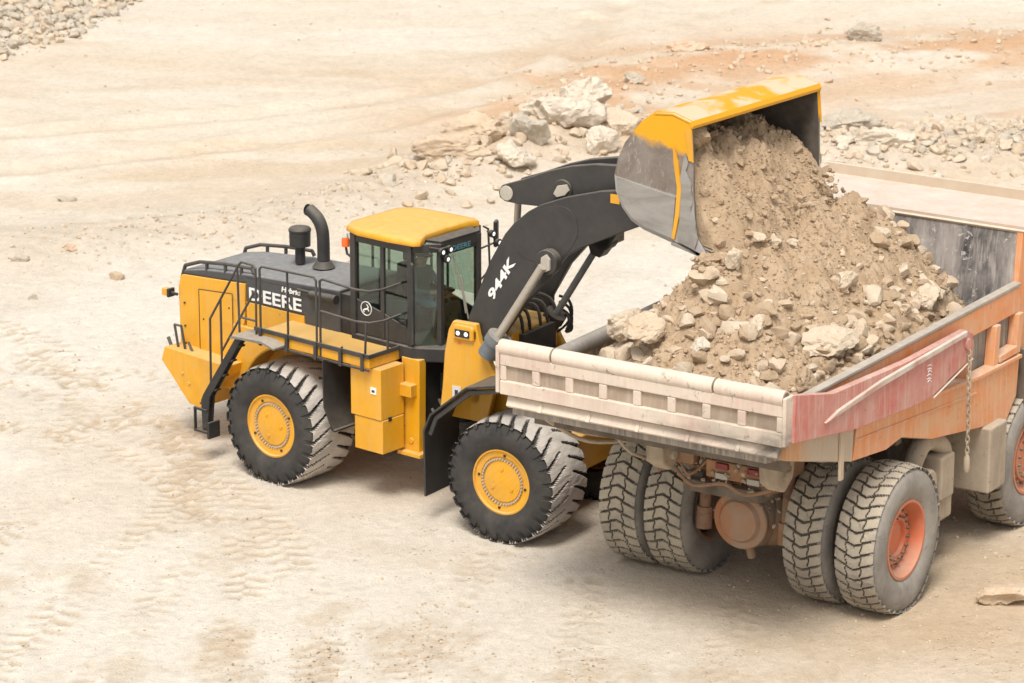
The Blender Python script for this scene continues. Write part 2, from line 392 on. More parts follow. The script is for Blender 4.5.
def ground_col(x, y, z):
    base = np.stack([np.full(x.shape, .655), np.full(x.shape, .585), np.full(x.shape, .492)], -1)
    tan = np.array([.58, .43, .275]); cream = np.array([.70, .645, .56]); sand = np.array([.49, .37, .245]); red = np.array([.57, .355, .21]); dirt = np.array([.56, .44, .31])
    def mx(c, f): return base * (1 - f[..., None]) + np.array(c) * f[..., None]
    base = mx(cream, sstep(fbm(x * .3 + 4, y * .3, 4, 41), .38, .62) * .8)
    far = sstep(y + 3 * (fbm(x * .2, y * .2, 3, 43) - .5), 66., 74.)
    yw = y - .020 * (x + 6) ** 2 + 2.4 * (fbm(x * .12, y * .12, 3, 44) - .5)
    st = fbm(x * .12, yw * .42, 6, 45, .58)
    base = mx(tan, far * (.26 + .34 * sstep(st, .38, .68)))
    base = mx(cream, far * sstep(fbm(x * .14 + 9, yw * .55, 6, 47, .58), .50, .72) * .6)
    base = mx(cream, sstep(y, 86, 96) * .55)
    for i, p in enumerate(FARTR):
        d, al, sd = seg_dist(x, y, p); base = mx(tan * .86, np.exp(-(d / .4) ** 2) * .35 * sstep(fbm(x * .3, y * .8, 3, 50 + i), .3, .6))
    d, _, _ = seg_dist(x, y, BERM); base = mx((.56, .47, .37), np.exp(-(d / 1.8) ** 2) * .6)
    d, _, _ = seg_dist(x, y, REDB); base = mx(red, np.exp(-(d / 3.0) ** 2) * .95 * sstep(fbm(x * .5, y * .9, 5, 53), .30, .55))
    base = mx(red, .5 * np.exp(-(((x - 11) / 5) ** 2 + ((y - 81.5) / 3.) ** 2)) * sstep(fbm(x * .4, y * 1.2, 4, 54), .4, .6))
    # truck side: browner dust, plus the truck's warm shadow tone put into the colour
    k = np.exp(-(((x - 6.5) / 4.5) ** 2 + ((y - 50.) / 5.) ** 2)); base = mx(dirt, np.clip(k * (.8 + .7 * fbm(x * .5, y * .5, 4, 57)), 0, 1))
    k = np.exp(-(((x - .5) / 4.5) ** 2 + ((y - 55.5) / 3.) ** 2)); base = mx(dirt, k * .35)
    # loose sand patches in the near ground
    near = 1 - sstep(y, 49.5, 53.5)
    base = mx(sand, near * sstep(fbm(x * .9 + 3, y * .6, 7, 61, .66), .52, .72) * .42)
    for px, py, rx, ry, f in ((-1.35, 47.6, .75, 1.2, .5), (-4.0, 46.9, .5, 1., .6), (-2.8, 46.6, .4, 1.1, .6), (1.2, 46.3, .8, .6, .5)):
        w = ((x - px) / rx) ** 2 + ((y - py) / ry) ** 2 + 3.2 * (fbm(x * 2.4, y * 2.4, 6, 63, .65) - .5)
        base = mx(sand, (1 - sstep(w, .1, 1.5)) * f * (.35 + .65 * sstep(fbm(x * 7, y * 7, 3, 69), .35, .6)))
    keep = sstep(fbm(x * .7, y * .7, 3, 77), .24, .48)
    for p, w, a in TRACKS:
        d, al, sd = seg_dist(x, y, p)
        band = (1 - sstep(d, w * .42, w * .62)) * keep * sstep(fbm(x * 2.2, y * 2.2, 3, 78), .26, .48)
        ph = al / .33 + 1.1 * np.abs(sd) + .5 * (sd > 0) + 1.1 * fbm(x * 1.4, y * 1.4, 3, 31); fr = ph - np.floor(ph)
        base = mx(np.array([.50, .39, .27]), band * (1 - sstep(fr, .10, .5)) * (a / .03) * .85)
    base *= (.93 + .14 * fbm(x * 2.2, y * 2.2, 5, 66))[..., None]
    base *= (.95 + .10 * fbm(x * 9, y * 9, 3, 67))[..., None]
    return base
def make_ground():
    def axis(lo, hi, step, far, g=1.28):
        a = list(np.arange(lo, hi + 1e-6, step)); s = step
        while a[-1] < far: s *= g; a.append(a[-1] + s)
        s = step; b = []; q = lo
        while q > -far: s *= g; q -= s; b.append(q)
        return np.array(b[::-1] + a)
    xs = axis(-15., 15., .06, 3000.)
    near = np.arange(43., 62., .06); mid = np.arange(62., 102., .11)
    s = .11; q = mid[-1]; tail = []
    while q < 3000: s *= 1.28; q += s; tail.append(q)
    s = .06; q = 43.; head = []
    while q > -3000: s *= 1.28; q -= s; head.append(q)
    ys = np.concatenate([head[::-1], near, mid, tail])
    X, Y = np.meshgrid(xs, ys); Z = ground_z(X, Y); C = ground_col(X, Y, Z)
    ny, nx = X.shape
    me = bpy.data.meshes.new('ground'); me.vertices.add(nx * ny)
    me.vertices.foreach_set('co', np.stack([X, Y, Z], -1).ravel())
    i = np.arange((ny - 1) * (nx - 1)); r, c = i // (nx - 1), i % (nx - 1); a = r * nx + c
    quads = np.stack([a, a + 1, a + 1 + nx, a + nx], -1).ravel()
    me.loops.add(len(quads)); me.loops.foreach_set('vertex_index', quads.astype(np.int32))
    me.polygons.add(len(a)); me.polygons.foreach_set('loop_start', (np.arange(len(a)) * 4).astype(np.int32))
    me.polygons.foreach_set('loop_total', np.full(len(a), 4, np.int32)); me.update()
    me.polygons.foreach_set('use_smooth', np.ones(len(a), bool))
    at = me.color_attributes.new('Soil', 'FLOAT_COLOR', 'POINT')
    at.data.foreach_set('color', np.concatenate([C, np.ones(C.shape[:2] + (1,))], -1).ravel())
    m, nt, b = newmat('quarry_ground')
    ca = N(nt, 'VertexColor'); ca.layer_name = 'Soil'
    tc = N(nt, 'TexCoord'); ob = tc.outputs['Object']
    n1 = noise(nt, ob, 6, 8, .7); n2 = noise(nt, ob, 28, 5, .7)
    hs = N(nt, 'HueSaturation'); nt.links.new(ca.outputs[0], hs.inputs['Color'])
    nt.links.new(math_(nt, 'MULTIPLY', rng(nt, n1, .25, .75, .86, 1.11, False), rng(nt, n2, .25, .75, .89, 1.09, False)), hs.inputs['Value'])
    v = N(nt, 'TexVoronoi'); v.inputs['Scale'].default_value = 9; nt.links.new(ob, v.inputs['Vector'])
    peb = math_(nt, 'MULTIPLY', rng(nt, v.outputs['Distance'], .16, .24, 1, 0), rng(nt, noise(nt, ob, 1.2, 4), .54, .64))
    c = mix(nt, math_(nt, 'MULTIPLY', peb, .5), hs.outputs[0], (.42, .34, .25))
    nt.links.new(c, b.inputs['Base Color']); b.inputs['Roughness'].default_value = 1; b.inputs['Specular IOR Level'].default_value = .08
    bump(nt, b, math_(nt, 'ADD', n1, math_(nt, 'ADD', math_(nt, 'MULTIPLY', n2, .6), math_(nt, 'MULTIPLY', peb, .6))), .8, .05)
    me.materials.append(m)
    o = link('ground', me); return tag(o, kind='structure')
make_ground()
def gz(x, y): return float(ground_z(np.array([x]), np.array([y]), False)[0])

# ------------------------------------------------------------------ rocks
def rock_base(seed, subdiv=3, flat=.75, cuts=9, rough=.10):
    r = np.random.default_rng(seed)
    bm = bmesh.new(); bmesh.ops.create_icosphere(bm, subdivisions=subdiv, radius=1)
    v = np.array([x.co[:] for x in bm.verts]); f = np.array([[q.index for q in p.verts] for p in bm.faces]); bm.free()
    d = r.normal(size=(cuts, 3)); d /= np.linalg.norm(d, axis=1)[:, None]; lim = r.uniform(.48, .85, cuts)
    for n, l in zip(d, lim):
        t = v @ n; k = t > l; v[k] -= np.outer(t[k] - l, n)
    ph = r.uniform(0, 6, 9)
    for k, (fr, am) in enumerate(((2.3, 1.), (4.7, .55), (9.5, .3))):
        v *= (1 + rough * am * (np.sin(fr * v[:, 0] + ph[k] + 2 * v[:, 1]) * np.sin(fr * v[:, 1] + ph[k + 3] + v[:, 2]) * np.cos(fr * v[:, 2] + ph[k + 6] - v[:, 0])))[:, None]
    v = v * np.array([1., r.uniform(.65, .95), flat * r.uniform(.8, 1.1)])
    return v, f
def rotz(v, a):
    c, s = math.cos(a), math.sin(a); return v @ np.array([[c, s, 0], [-s, c, 0], [0, 0, 1]])
def rand_rot(r):
    q = r.normal(size=4); q /= np.linalg.norm(q); w, x, y, z = q
    return np.array([[1 - 2 * (y * y + z * z), 2 * (x * y - z * w), 2 * (x * z + y * w)], [2 * (x * y + z * w), 1 - 2 * (x * x + z * z), 2 * (y * z - x * w)], [2 * (x * z - y * w), 2 * (y * z + x * w), 1 - 2 * (x * x + y * y)]])
BASES1 = [rock_base(100 + i, 1, .8, 7, .22) for i in range(14)]
BASES2 = [rock_base(200 + i, 2, .8, 12, .16) for i in range(14)]
def np_mesh(name, V, Fc, mats, mi=None, smooth=None):
    me = bpy.data.meshes.new(name); me.vertices.add(len(V)); me.vertices.foreach_set('co', V.ravel())
    me.loops.add(Fc.size); me.loops.foreach_set('vertex_index', Fc.ravel().astype(np.int32))
    k = Fc.shape[1]
    me.polygons.add(len(Fc)); me.polygons.foreach_set('loop_start', (np.arange(len(Fc)) * k).astype(np.int32)); me.polygons.foreach_set('loop_total', np.full(len(Fc), k, np.int32))
    for q in mats: me.materials.append(M[q])
    if mi is not None: me.polygons.foreach_set('material_index', mi.astype(np.int32))
    me.update(); me.validate()
    if smooth:
        me.polygons.foreach_set('use_smooth', np.ones(len(Fc), bool)); me.set_sharp_from_angle(angle=math.radians(smooth))
    return me
def scatter(name, pts, mats, weights, F=None, sink=.25, seed=1, big=.09):
    """pts: rows x, y, z, size -> one mesh of loose stones"""
    r = np.random.default_rng(seed); VV, FF_, MI = [], [], []; k = 0
    w = np.cumsum(weights) / np.sum(weights)
    for x, y, z, s in pts:
        v, f = (BASES2 if s > big else BASES1)[r.integers(14)]
        v = (v @ rand_rot(r)) * s * np.array([1, 1, .8])
        VV.append(v + np.array([x, y, z + s * (.5 - sink)])); FF_.append(f + k); k += len(v)
        MI.append(np.full(len(f), np.searchsorted(w, r.random())))
    me = np_mesh(name, np.concatenate(VV), np.concatenate(FF_), mats, np.concatenate(MI), 28)
    return link(name, me, None, F)
def rock_thing(name, loc, size, seed, mat, label, cat='rock', group=None, rot=0., flat=.8, F=None, tilt=0., sink=.28, stretch=(1, 1, 1), cuts=10):
    v, f = rock_base(seed, 5, flat, cuts, .07)
    nrm = v / np.linalg.norm(v, axis=1)[:, None]; q = v * 1.5 + seed
    h = (fbm(q[:, 0] + .7 * q[:, 2], q[:, 1] - .6 * q[:, 2], 5, seed, .6) - .5) * .34 - np.abs(fbm(q[:, 0] * 1.6 - .4 * q[:, 2], q[:, 2] * 1.7 + q[:, 1], 4, seed + 7, .6) - .5) * .42
    v = v + nrm * h[:, None]
    v = v * np.array(stretch)
    v = rotz(v, rot)
    if tilt:
        c, s = math.cos(tilt), math.sin(tilt); v = v @ np.array([[1, 0, 0], [0, c, s], [0, -s, c]])
    v = v * size; v[:, 2] += -v[:, 2].min() * (1 - sink)
    v[:, 2] -= 0
    me = np_mesh(name, v, f, [mat], None, 30)
    B = (F if F is not None else Matrix.Identity(4)) @ pt(loc)
    o = link(name, me, None, B); return tag(o, label, cat, group)

# ------------------------------------------------------------------ tyres
def tyre_mesh(name, R, W, rim, kind, mats):
    """axis along Y, outer face at y=0, inner at y=W, centred on the wheel axis"""
    nth = 560
    sec = []      # (r, y, zone)   zone 0 side, 1 tread
    k = 9
    for i in range(k):          # outer side, from rim to shoulder
        t = i / (k - 1); r = rim + (R * .965 - rim) * t
        y = .045 - .075 * math.sin(PI * min(1, t * 1.02)) ** .8 * (1) + .0
        sec.append((r, y + (.03 if t > .95 else 0), 0))
    nt_ = 48 if kind == 'truck' else 30
    tread = []
    for i in range(nt_ + 1):
        v = -1 + 2 * i / nt_; y = W / 2 + v * (W / 2 - .015)
        r = R - .030 * R * abs(v) ** 3.5; tread.append((r, y, 1))
    inner = [(r, W - y, z) for r, y, z in reversed(sec)]
    sec = sec + tread + inner
    ns = len(sec); TH = np.arange(nth) * 2 * PI / nth
    r0 = np.array([p[0] for p in sec]); y0 = np.array([p[1] for p in sec]); zone = np.array([p[2] for p in sec])
    th, v = np.meshgrid(TH, (y0 - W / 2) / (W / 2), indexing='ij')
    rr = np.tile(r0, (nth, 1)); gro = np.zeros_like(rr)
    if kind == 'loader':
        nb = 26
        for sgn in (-1, 1):
            s = v * sgn
            ph = th * nb / (2 * PI) + (.5 if sgn > 0 else 0) + .95 * np.abs(s) ** 1.25
            fr = ph - np.floor(ph)
            g = (np.abs(fr - .5) < .07 + .10 * np.abs(s) ** 2) & (s > .14)
            gro = np.where(g, 1, gro)
        side = np.abs(v) > .985
        dep = .058
    else:
        nb = 38; f0 = th * nb / (2 * PI)
        wav = (np.abs((f0 % 1.) - .5) * 4 - 1)            # -1..1 zigzag along the tread
        b1 = .36 + .055 * wav; cidx = np.where(v < -.36 - .055 * wav, 0, np.where(v > b1, 2, 1))
        lv = np.where(cidx == 1, v / .36, (np.abs(v) - .68) / .32)
        ph = f0 + np.where(cidx == 1, .5 + .22 * np.abs(lv), .20 * lv)
        fr = ph - np.floor(ph)
        g = np.abs(fr - .5) < .085
        lon = (np.abs(np.abs(v) - np.where(v < 0, .36 + .055 * wav, b1)) < .022)
        gro = np.where(g | lon, 1., 0.); dep = .050
        side = np.abs(v) > .985
    tz = np.tile(zone == 1, (nth, 1))
    rr = rr - dep * gro * tz
    # shoulder lugs run a little way down the side
    if kind == 'loader':
        sh = (~tz) & (rr > R * .83)
        gs = np.zeros_like(rr)
        for sgn in (-1, 1):
            ph = th * nb / (2 * PI) + (.5 if sgn > 0 else 0) + .95; fr = ph - np.floor(ph)
            gs = np.where((v * sgn > .8) & (np.abs(fr - .5) < .19), 1, gs)
        yy = np.tile(y0, (nth, 1)) + sh * gs * np.sign(-v) * .03
        rr = rr - (sh & (rr > R * .95)) * gs * .06
    else:
        yy = np.tile(y0, (nth, 1))
    wear = (fbm(th * 14, v * 3.5, 4, 5) - .5) * .022 + (fbm(th * 60, v * 12, 2, 6) - .5) * .010
    rr = rr + wear * tz
    V = np.stack([rr * np.cos(th), yy, rr * np.sin(th)], -1)
    low = np.clip((-V[..., 2] - R * .45) / (R * .5), 0, 1); V[..., 1] += np.sign(v) * .045 * low ** 2 * (np.abs(v) > .5)
    V[..., 2] = np.maximum(V[..., 2], -R * .968 + .01 * (np.abs(V[..., 0]) / R) ** 2)
    V = V.reshape(-1, 3)
    i = np.arange(nth)[:, None]; j = np.arange(ns - 1)[None, :]
    a = i * ns + j; b = ((i + 1) % nth) * ns + j
    Fc = np.stack([a, a + 1, b + 1, b], -1).reshape(-1, 4)
    gf = (gro[:, :-1] + gro[:, 1:] + np.roll(gro, -1, 0)[:, :-1] + np.roll(gro, -1, 0)[:, 1:]) / 4
    zf = np.tile((zone[:-1] == 1) & (zone[1:] == 1), (nth, 1))
    mi = np.where(zf, np.where(gf > .45, 2, 1), 0).ravel()
    me = np_mesh(name, V, Fc, mats, mi, 40); return me
TY_L = tyre_mesh('tyre', 1.0, 1.0, .525, 'loader', ['rubber', 'tread', 'tgroove'])
TY_T = tyre_mesh('tyre', 1.115, .65, .60, 'truck', ['tside', 'ttread', 'troove'])

def loader_rim():
    b = MB()
    b.lathe([(.53, .80), (.53, .10), (.535, .05), (.50, .045), (.485, .075), (.40, .085), (.395, .105), (.33, .105), (.325, .085), (.12, .075), (.0005, .07)], (0, 0, 0), 'y', 64, 0, False)
    for k in range(44):
        a = 2 * PI * k / 44
        b.cyl((.362 * math.cos(a), .108, .362 * math.sin(a)), (.362 * math.cos(a), .06, .362 * math.sin(a)), .015, n=6, m=1)
    for k in range(4):
        a = PI / 4 + PI / 2 * k
        b.cyl((.43 * math.cos(a), .09, .43 * math.sin(a)), (.43 * math.cos(a), .065, .43 * math.sin(a)), .022, n=8, m=2)
    for k in range(3):
        a = .4 + 2 * PI / 3 * k
        b.cyl((.2 * math.cos(a), .09, .2 * math.sin(a)), (.2 * math.cos(a), .06, .2 * math.sin(a)), .03, n=8, m=0)
    return b
def truck_rim(mat, dish):
    b = MB()
    b.lathe([(.50, .50), (.52, .58), (.56, .63), (.60, .64), (.61, .60), (.605, .55), (.61, .06), (.60, .02), (.56, .02), (.545, .07), (.50, dish), (.40, dish + .02), (.39, dish - .05), (.27, dish - .06), (.26, dish + .0), (.16, dish - .02), (.001, dish - .02)], (0, 0, 0), 'y', 56, 0, False)
    for k in range(16):
        a = 2 * PI * k / 16
        b.cyl((.33 * math.cos(a), dish - .10, .33 * math.sin(a)), (.33 * math.cos(a), dish, .33 * math.sin(a)), .022, n=6, m=1)
        b.box(.435 * math.cos(a) - .02, .435 * math.cos(a) + .02, dish - .04, dish + .02, .435 * math.sin(a) - .02, .435 * math.sin(a) + .02, 1)
    return b

# ================================================================== WHEEL LOADER
LR = FR @ pt((2.3, CY, 0))
loader = root('wheel_loader', LR, 'yellow and dark grey wheel loader tipping a full raised bucket into the truck', 'wheel loader')
def R_(b, name, mats, parent=None, **k): return b.build(name, mats, parent or loader, FR, **k)
def F_(b, name, mats, parent=None, **k): return b.build(name, mats, parent or loader, FF, **k)

def wheel(parent, F, flip, tyre, rimb, rmats, spin):
    A = F @ (Matrix.Rotation(PI, 4, 'Z') if flip else Matrix.Identity(4))
    w = sub('wheel', parent, A)
    t = link('tyre', tyre, w, A)
    rimb.build('rim', rmats, w, A @ Matrix.Rotation(spin, 4, 'Y'))
    return w
RIMM = ['yellow', 'pin', 'black']
wheel(loader, FR @ pt((0, 0, .966)), False, TY_L, loader_rim(), RIMM, .3)
wheel(loader, FR @ pt((0, 3.5, .966)), True, TY_L, loader_rim(), RIMM, 1.3)
wheel(loader, FF @ pt((0, 0, .966)), False, TY_L, loader_rim(), RIMM, .9)
wheel(loader, FF @ pt((0, 3.5, .966)), True, TY_L, loader_rim(), RIMM, 2.1)

# rear frame and body
b = MB()
b.prism([(-2.0, 1.0), (2.2, .85), (2.30, .95), (2.30, 2.15), (-2.0, 2.15)], .98, 2.52)
b.cyl((0, .5, .985), (0, 3.0, .985), .30, n=20); b.lathe([(.1, -.35), (.46, -.2), (.5, 0), (.46, .2), (.1, .35)], (0, CY, .985), 'y', 24)
R_(b, 'rear_frame', 'yellow', bevel=.02)
b = MB()
CW = [(-2.85, 1.66), (-2.93, 1.42), (-2.30, .78), (-2.02, .75), (-1.78, 1.15), (-1.42, 1.42), (-1.38, 1.60)]
CW = [(x - .17, z - .075) for x, z in CW]
b.prism(CW, .64, 2.86)
for z, x in ((1.2, -2.6), (1.05, -2.45)): b.cyl((x, .65, z), (x, .62, z), .03, n=8)
R_(b, 'counterweight', 'yellow', bevel=.05, seg=3)
FH = FR @ pt((-.32, .35, -.20))
def H_(b, name, mats, parent=None, **k): return b.build(name, mats, parent or loader, FH, **k)
b = MB()      # yellow rear housing
HY = [(-2.68, 1.625), (-2.70, 2.75), (-2.64, 2.98), (-1.13, 3.08), (-1.16, 2.46), (-1.35, 1.95), (-1.30, 1.625)]
b.prism(HY, .65, 2.15)
b.prism([(-2.2, 1.72), (-2.2, 2.80), (-1.42, 2.86), (-1.42, 2.2), (-1.55, 1.72)], .632, .66)
H_(b, 'rear_housing', 'yellow', bevel=.035, seg=3)
b = MB()
for p, q in (((-2.2, 1.74), (-2.2, 2.80)), ((-2.2, 2.80), (-1.42, 2.86)), ((-1.42, 2.86), (-1.42, 2.2))):
    d = Vector((q[0] - p[0], 0, q[1] - p[1])); b.obox(((p[0] + q[0]) / 2, .632, (p[1] + q[1]) / 2), (d.length, .006, .012), Matrix.Rotation(-math.atan2(d.z, d.x), 3, 'Y'))
for x, z in ((-2.55, 2.5), (-2.55, 2.1), (-2.55, 1.8), (-1.5, 2.6), (-2.1, 2.3)): b.cyl((x, .652, z), (x, .628, z), .018, n=8)
H_(b, 'panel_seam', 'black')
b = MB()      # hood: dark, top falling to the rear
HD = [(-2.64, 2.985), (-2.55, 3.07), (-2.1, 3.16), (-1.0, 3.26), (.98, 3.36), (.98, 2.56), (.19, 2.56), (.19, 2.78), (-1.12, 2.78), (-1.125, 3.085)]
b.prism(HD, .652, 2.148)
hood = H_(b, 'hood', 'hood', bevel=.04, seg=3)
b = MB(); b.box(-1.12, .185, .655, 2.145, 2.30, 2.775); H_(b, 'lower_hood_panel', 'yellow', bevel=.01)
b = MB(); b.box(.19, .975, .645, 2.155, 2.30, 2.555); H_(b, 'engine_side_panel', 'dark', bevel=.01)
b = MB(); b.box(.985, 1.33, .69, 2.11, 2.5, 3.30); H_(b, 'dark_gap_fill', 'black', bevel=.01)  # black box fills the open gap before the cab, standing in for its shade
b = MB(); b.box(-1.1, .95, .643, .655, 3.205, 3.22); H_(b, 'hood_trim_strip', 'rail', hood)
b = MB(); b.tube([(.1, .60, 3.22), (.5, .60, 3.22)], .025, 8); b.tube([(.42, .58, 3.19), (.98, .58, 3.21)], .075, 12)
H_(b, 'intake_pipe', 'black')
text('DEERE', .30, hood, axes(FH, (-1.04, .649, 2.83), (1, 0, .03), (0, 0, 1)), 'lettering', 'white', .005, 1.20)
text('Hybrid', .12, hood, axes(FH, (-.30, .645, 3.105), (1, 0, .03), (0, 0, 1)), 'lettering', 'white', .004, .44, .15)
for y0, s in ((.68, 1), (2.12, -1)):
    b = MB()
    P = [(-2.62, y0, 2.95), (-2.55, y0, 3.14), (-2.2, y0, 3.26), (-1.6, y0, 3.33), (-1.0, y0, 3.36)]
    for p, q in zip(P[:-1], P[1:]): b.tube([p, q], .032, 8)
    b.tube([P[-1], (-.95, y0, 3.28)], .032, 8)
    for t in (.35, .62, .85):
        x = -2.6 + 1.6 * t; b.cyl((x, y0, 2.98 + .25 * t), (x, y0, 3.20 + .16 * t), .03, n=8)
    H_(b, 'hood_guard_rail', 'rail')
b = MB(); b.lathe([(.19, 0), (.16, .04), (.125, .10)], (-.25, 1.6, 3.33), 'z', 24)
P = catmull([(-.25, 1.6, 3.36), (-.25, 1.6, 3.78), (-.28, 1.6, 3.98), (-.38, 1.6, 4.14), (-.56, 1.6, 4.25)], 5)
b.tube(P, [.105] * len(P), 20); b.lathe([(.001, -.0), (.1, .004)], (-.6, 1.6, 4.24), 'x', 12)
H_(b, 'exhaust_stack', 'black')
b = MB(); b.cyl((-.78, 1.6, 3.3), (-.78, 1.6, 3.62), .085, n=16)
b.lathe([(.10, 0), (.175, .02), (.18, .26), (.19, .27), (.19, .30), (.165, .33), (.05, .345)], (-.78, 1.6, 3.58), 'z', 28)
H_(b, 'air_precleaner', 'black')
b = MB(); b.box(-2.98, -2.83, .53, .65, 2.58, 2.70)
b.box(-2.83, -2.66, .57, .61, 2.61, 2.66, 1); b.box(-2.85, -2.80, .515, .665, 2.565, 2.715, 1)
H_(b, 'rear_lamp', ['yellow', 'black'], bevel=.01)
b = MB(); b.box(-3.02, -2.80, 2.14, 2.30, 2.56, 2.72); b.box(-2.80, -2.66, 2.18, 2.25, 2.60, 2.68, 1)
H_(b, 'rear_lamp', ['yellow', 'black'], bevel=.01)
b = MB()
for dx in (0, .16): b.tube([(-2.62 + dx, .46, 2.15), (-2.5 + dx, .44, 1.66), (-2.42 + dx, .44, 1.15)], .022, 6)
b.tube([(-2.62, .46, 2.15), (-2.46, .46, 2.15)], .022, 6); b.tube([(-2.78, .46, 1.9), (-2.6, .44, 1.6)], .03, 6); b.tube([(-2.3, .46, 1.9), (-2.1, .44, 1.62)], .022, 6)
H_(b, 'rear_handle', 'rail')
# platform
b = MB()
b.box(-.42, 2.03, .20, 1.03, 2.29, 2.45)
R_(b, 'platform', 'yellow', bevel=.012)
b = MB()
b.box(-.45, 2.05, .165, .195, 2.46, 2.53); b.box(2.035, 2.06, .197, .98, 2.46, 2.53); b.box(-.43, 2.04, .17, .197, 2.25, 2.285)
for x in (-.3, .28, .91, 1.45, 1.92): b.box(x - .03, x + .03, .14, .163, 2.24, 2.54)
R_(b, 'kick_rail', 'rail', bevel=.006)
b = MB(); b.prism([(-.78, 2.32), (-.72, 2.38), (-.05, 2.41), (.22, 2.34), (.22, 2.30), (-.05, 2.36), (-.7, 2.33)], -.08, .60)
R_(b, 'step_plate', 'plate', bevel=.01)
b = MB()      # far side deck, seen past the hood
b.box(-.42, 2.03, 2.52, 3.30, 2.29, 2.45); R_(b, 'platform', 'yellow', bevel=.012)
b = MB()
for y in (.10, .20):
    b.prism([(-.76, 2.36), (-.62, 2.36), (-1.44, 1.14), (-1.50, .62), (-1.62, .55), (-1.64, 1.06), (-1.58, 1.18)], y, y + .035)
for i in range(5):
    t = i / 4; b.box(-1.62 + .78 * t - .06, -1.62 + .78 * t + .12, .11, .24, .98 + 1.15 * t, 1.01 + 1.15 * t)
b.box(-1.80, -1.48, .08, .34, .50, .54); b.box(-1.80, -1.77, .08, .13, .50, .92); b.box(-1.80, -1.5, .08, .12, .88, .92); b.box(-1.5, -1.45, .08, .34, .42, .7)
R_(b, 'access_stairs', 'black', bevel=.006)
b = MB()      # rear fender: curved yellow sheet above the tyre
arc = [(1.16 * math.cos(a), .985 + 1.16 * math.sin(a)) for a in np.linspace(math.radians(72), math.radians(168), 12)]
b.sheet(arc[::-1], .56, .97, .03); R_(b, 'rear_fender', 'yellow')
b = MB(); b.sheet(arc[::-1], 2.53, 2.94, .03); R_(b, 'rear_fender', 'yellow')
for y0, y1 in ((.10, .97), (2.53, 3.40)):
    b = MB(); b.sheet([(1.10, 2.28), (1.12, 1.5), (1.30, 1.16)], y0, y1, .025); b.sheet([(1.28, 1.15), (1.36, 1.13)], y0, y1, .03)
    R_(b, 'mud_flap', 'black')
# handrails
Y0 = .20
def rails(name, tubes, r=.019):
    b = MB()
    for t in tubes: b.tube(t, r, 8)
    return R_(b, name, 'rail')
yo = .19
rails('stair_handrail', [[(-1.49, yo, 1.15), (-1.47, yo, 2.46), (-.78, yo, 3.50), (-.72, yo, 3.55), (-.46, yo, 3.54), (-.41, yo, 3.50), (-.42, yo, 2.36)],
      [(-1.22, yo, 1.55), (-1.22, yo, 2.83)], [(-.80, yo, 2.36), (-.82, yo, 3.42)], [(-1.22, yo, 1.95), (-.45, yo, 3.1)], [(-.8, yo, 2.45), (-.8, yo, 2.62), (-.42, yo, 2.62)]])
rails('platform_handrail', [[(-.33, Y0, 2.3), (-.33, Y0, 3.50), (-.28, Y0, 3.55), (.86, Y0, 3.58), (.91, Y0, 3.53), (.91, Y0, 2.3)], [(.28, Y0, 2.3), (.28, Y0, 3.56)]])
rails('platform_handrail', [[(.99, Y0, 2.3), (.99, Y0, 3.54), (1.05, Y0, 3.58), (1.75, Y0, 3.54), (1.96, Y0 + .1, 3.52), (2.03, Y0 + .32, 3.52), (2.05, .92, 3.54)],
      [(.99, Y0, 3.05), (1.75, Y0, 3.02), (1.96, Y0 + .1, 3.01), (2.04, Y0 + .32, 3.01), (2.05, .92, 3.03)], [(1.92, Y0 + .02, 2.3), (1.92, Y0 + .06, 3.02)], [(2.045, .62, 2.46), (2.045, .62, 3.02)], [(1.45, Y0, 2.3), (1.45, Y0, 2.55)]])
b = MB()
for y in (2.85, 3.25): b.tube([(-.3, y, 2.4), (-.3, y, 3.5), (1.0, y, 3.55), (1.0, y, 2.4)], .022, 6)
R_(b, 'far_handrail', 'rail')
# storage box
b = MB(); b.box(1.54, 2.19, .29, .84, 1.44, 2.28); R_(b, 'battery_box', 'yellow', bevel=.015)
b = MB(); b.box(1.60, 2.20, .31, .82, .88, 1.435); R_(b, 'lower_storage_box', 'yellow', bevel=.015)
b = MB(); b.box(1.98, 2.10, .275, .289, 1.86, 1.97); b.box(2.01, 2.07, .272, .276, 1.89, 1.93, 1); R_(b, 'warning_decal', ['white', 'black'])
b = MB(); b.box(2.195, 2.21, .45, .52, 1.4, 1.47); R_(b, 'box_latch', 'black')
for y0, y1, o_ in ((.88, 1.04, .78), (2.46, 2.62, 2.42)):
    b = MB(); b.prism([(2.12, .84), (2.46, .80), (2.48, 2.36), (2.10, 2.36)], y0, y1); b.box(2.08, 2.56, o_, o_ + .30, .765, .835)
    b.box(2.16, 2.42, y0 - .14 if y0 < 1 else y1 - .01, y0 + .01 if y0 < 1 else y1 + .14, 1.76, 1.96); b.cyl((2.3, y0 - .02, 1.0), (2.3, y0 + .02, 1.0), .05, n=10)
    R_(b, 'articulation_post', 'yellow', bevel=.012)
b = MB()
b.cyl((2.60, CY, .75), (2.60, CY, 2.25), .18); b.box(2.5, 3.3, 1.35, 2.15, .9, 1.2); b.box(2.5, 3.3, 1.35, 2.15, 1.75, 2.05); b.box(2.32, 2.36, 1.05, 2.45, .9, 2.28)  # includes a black plate added behind the joint to paint the opening's shade
for i in range(7):
    y = 1.15 + .17 * i; z = 1.5 + .12 * (i % 4)
    b.tube(catmull([(2.5, y, z), (2.85, y - .12, z - .16 - .05 * (i % 3)), (3.15, y, z + .02), (3.4, y + .05, z + .1)], 4), .028, 6)
R_(b, 'articulation_hoses_shade_plate', 'black')
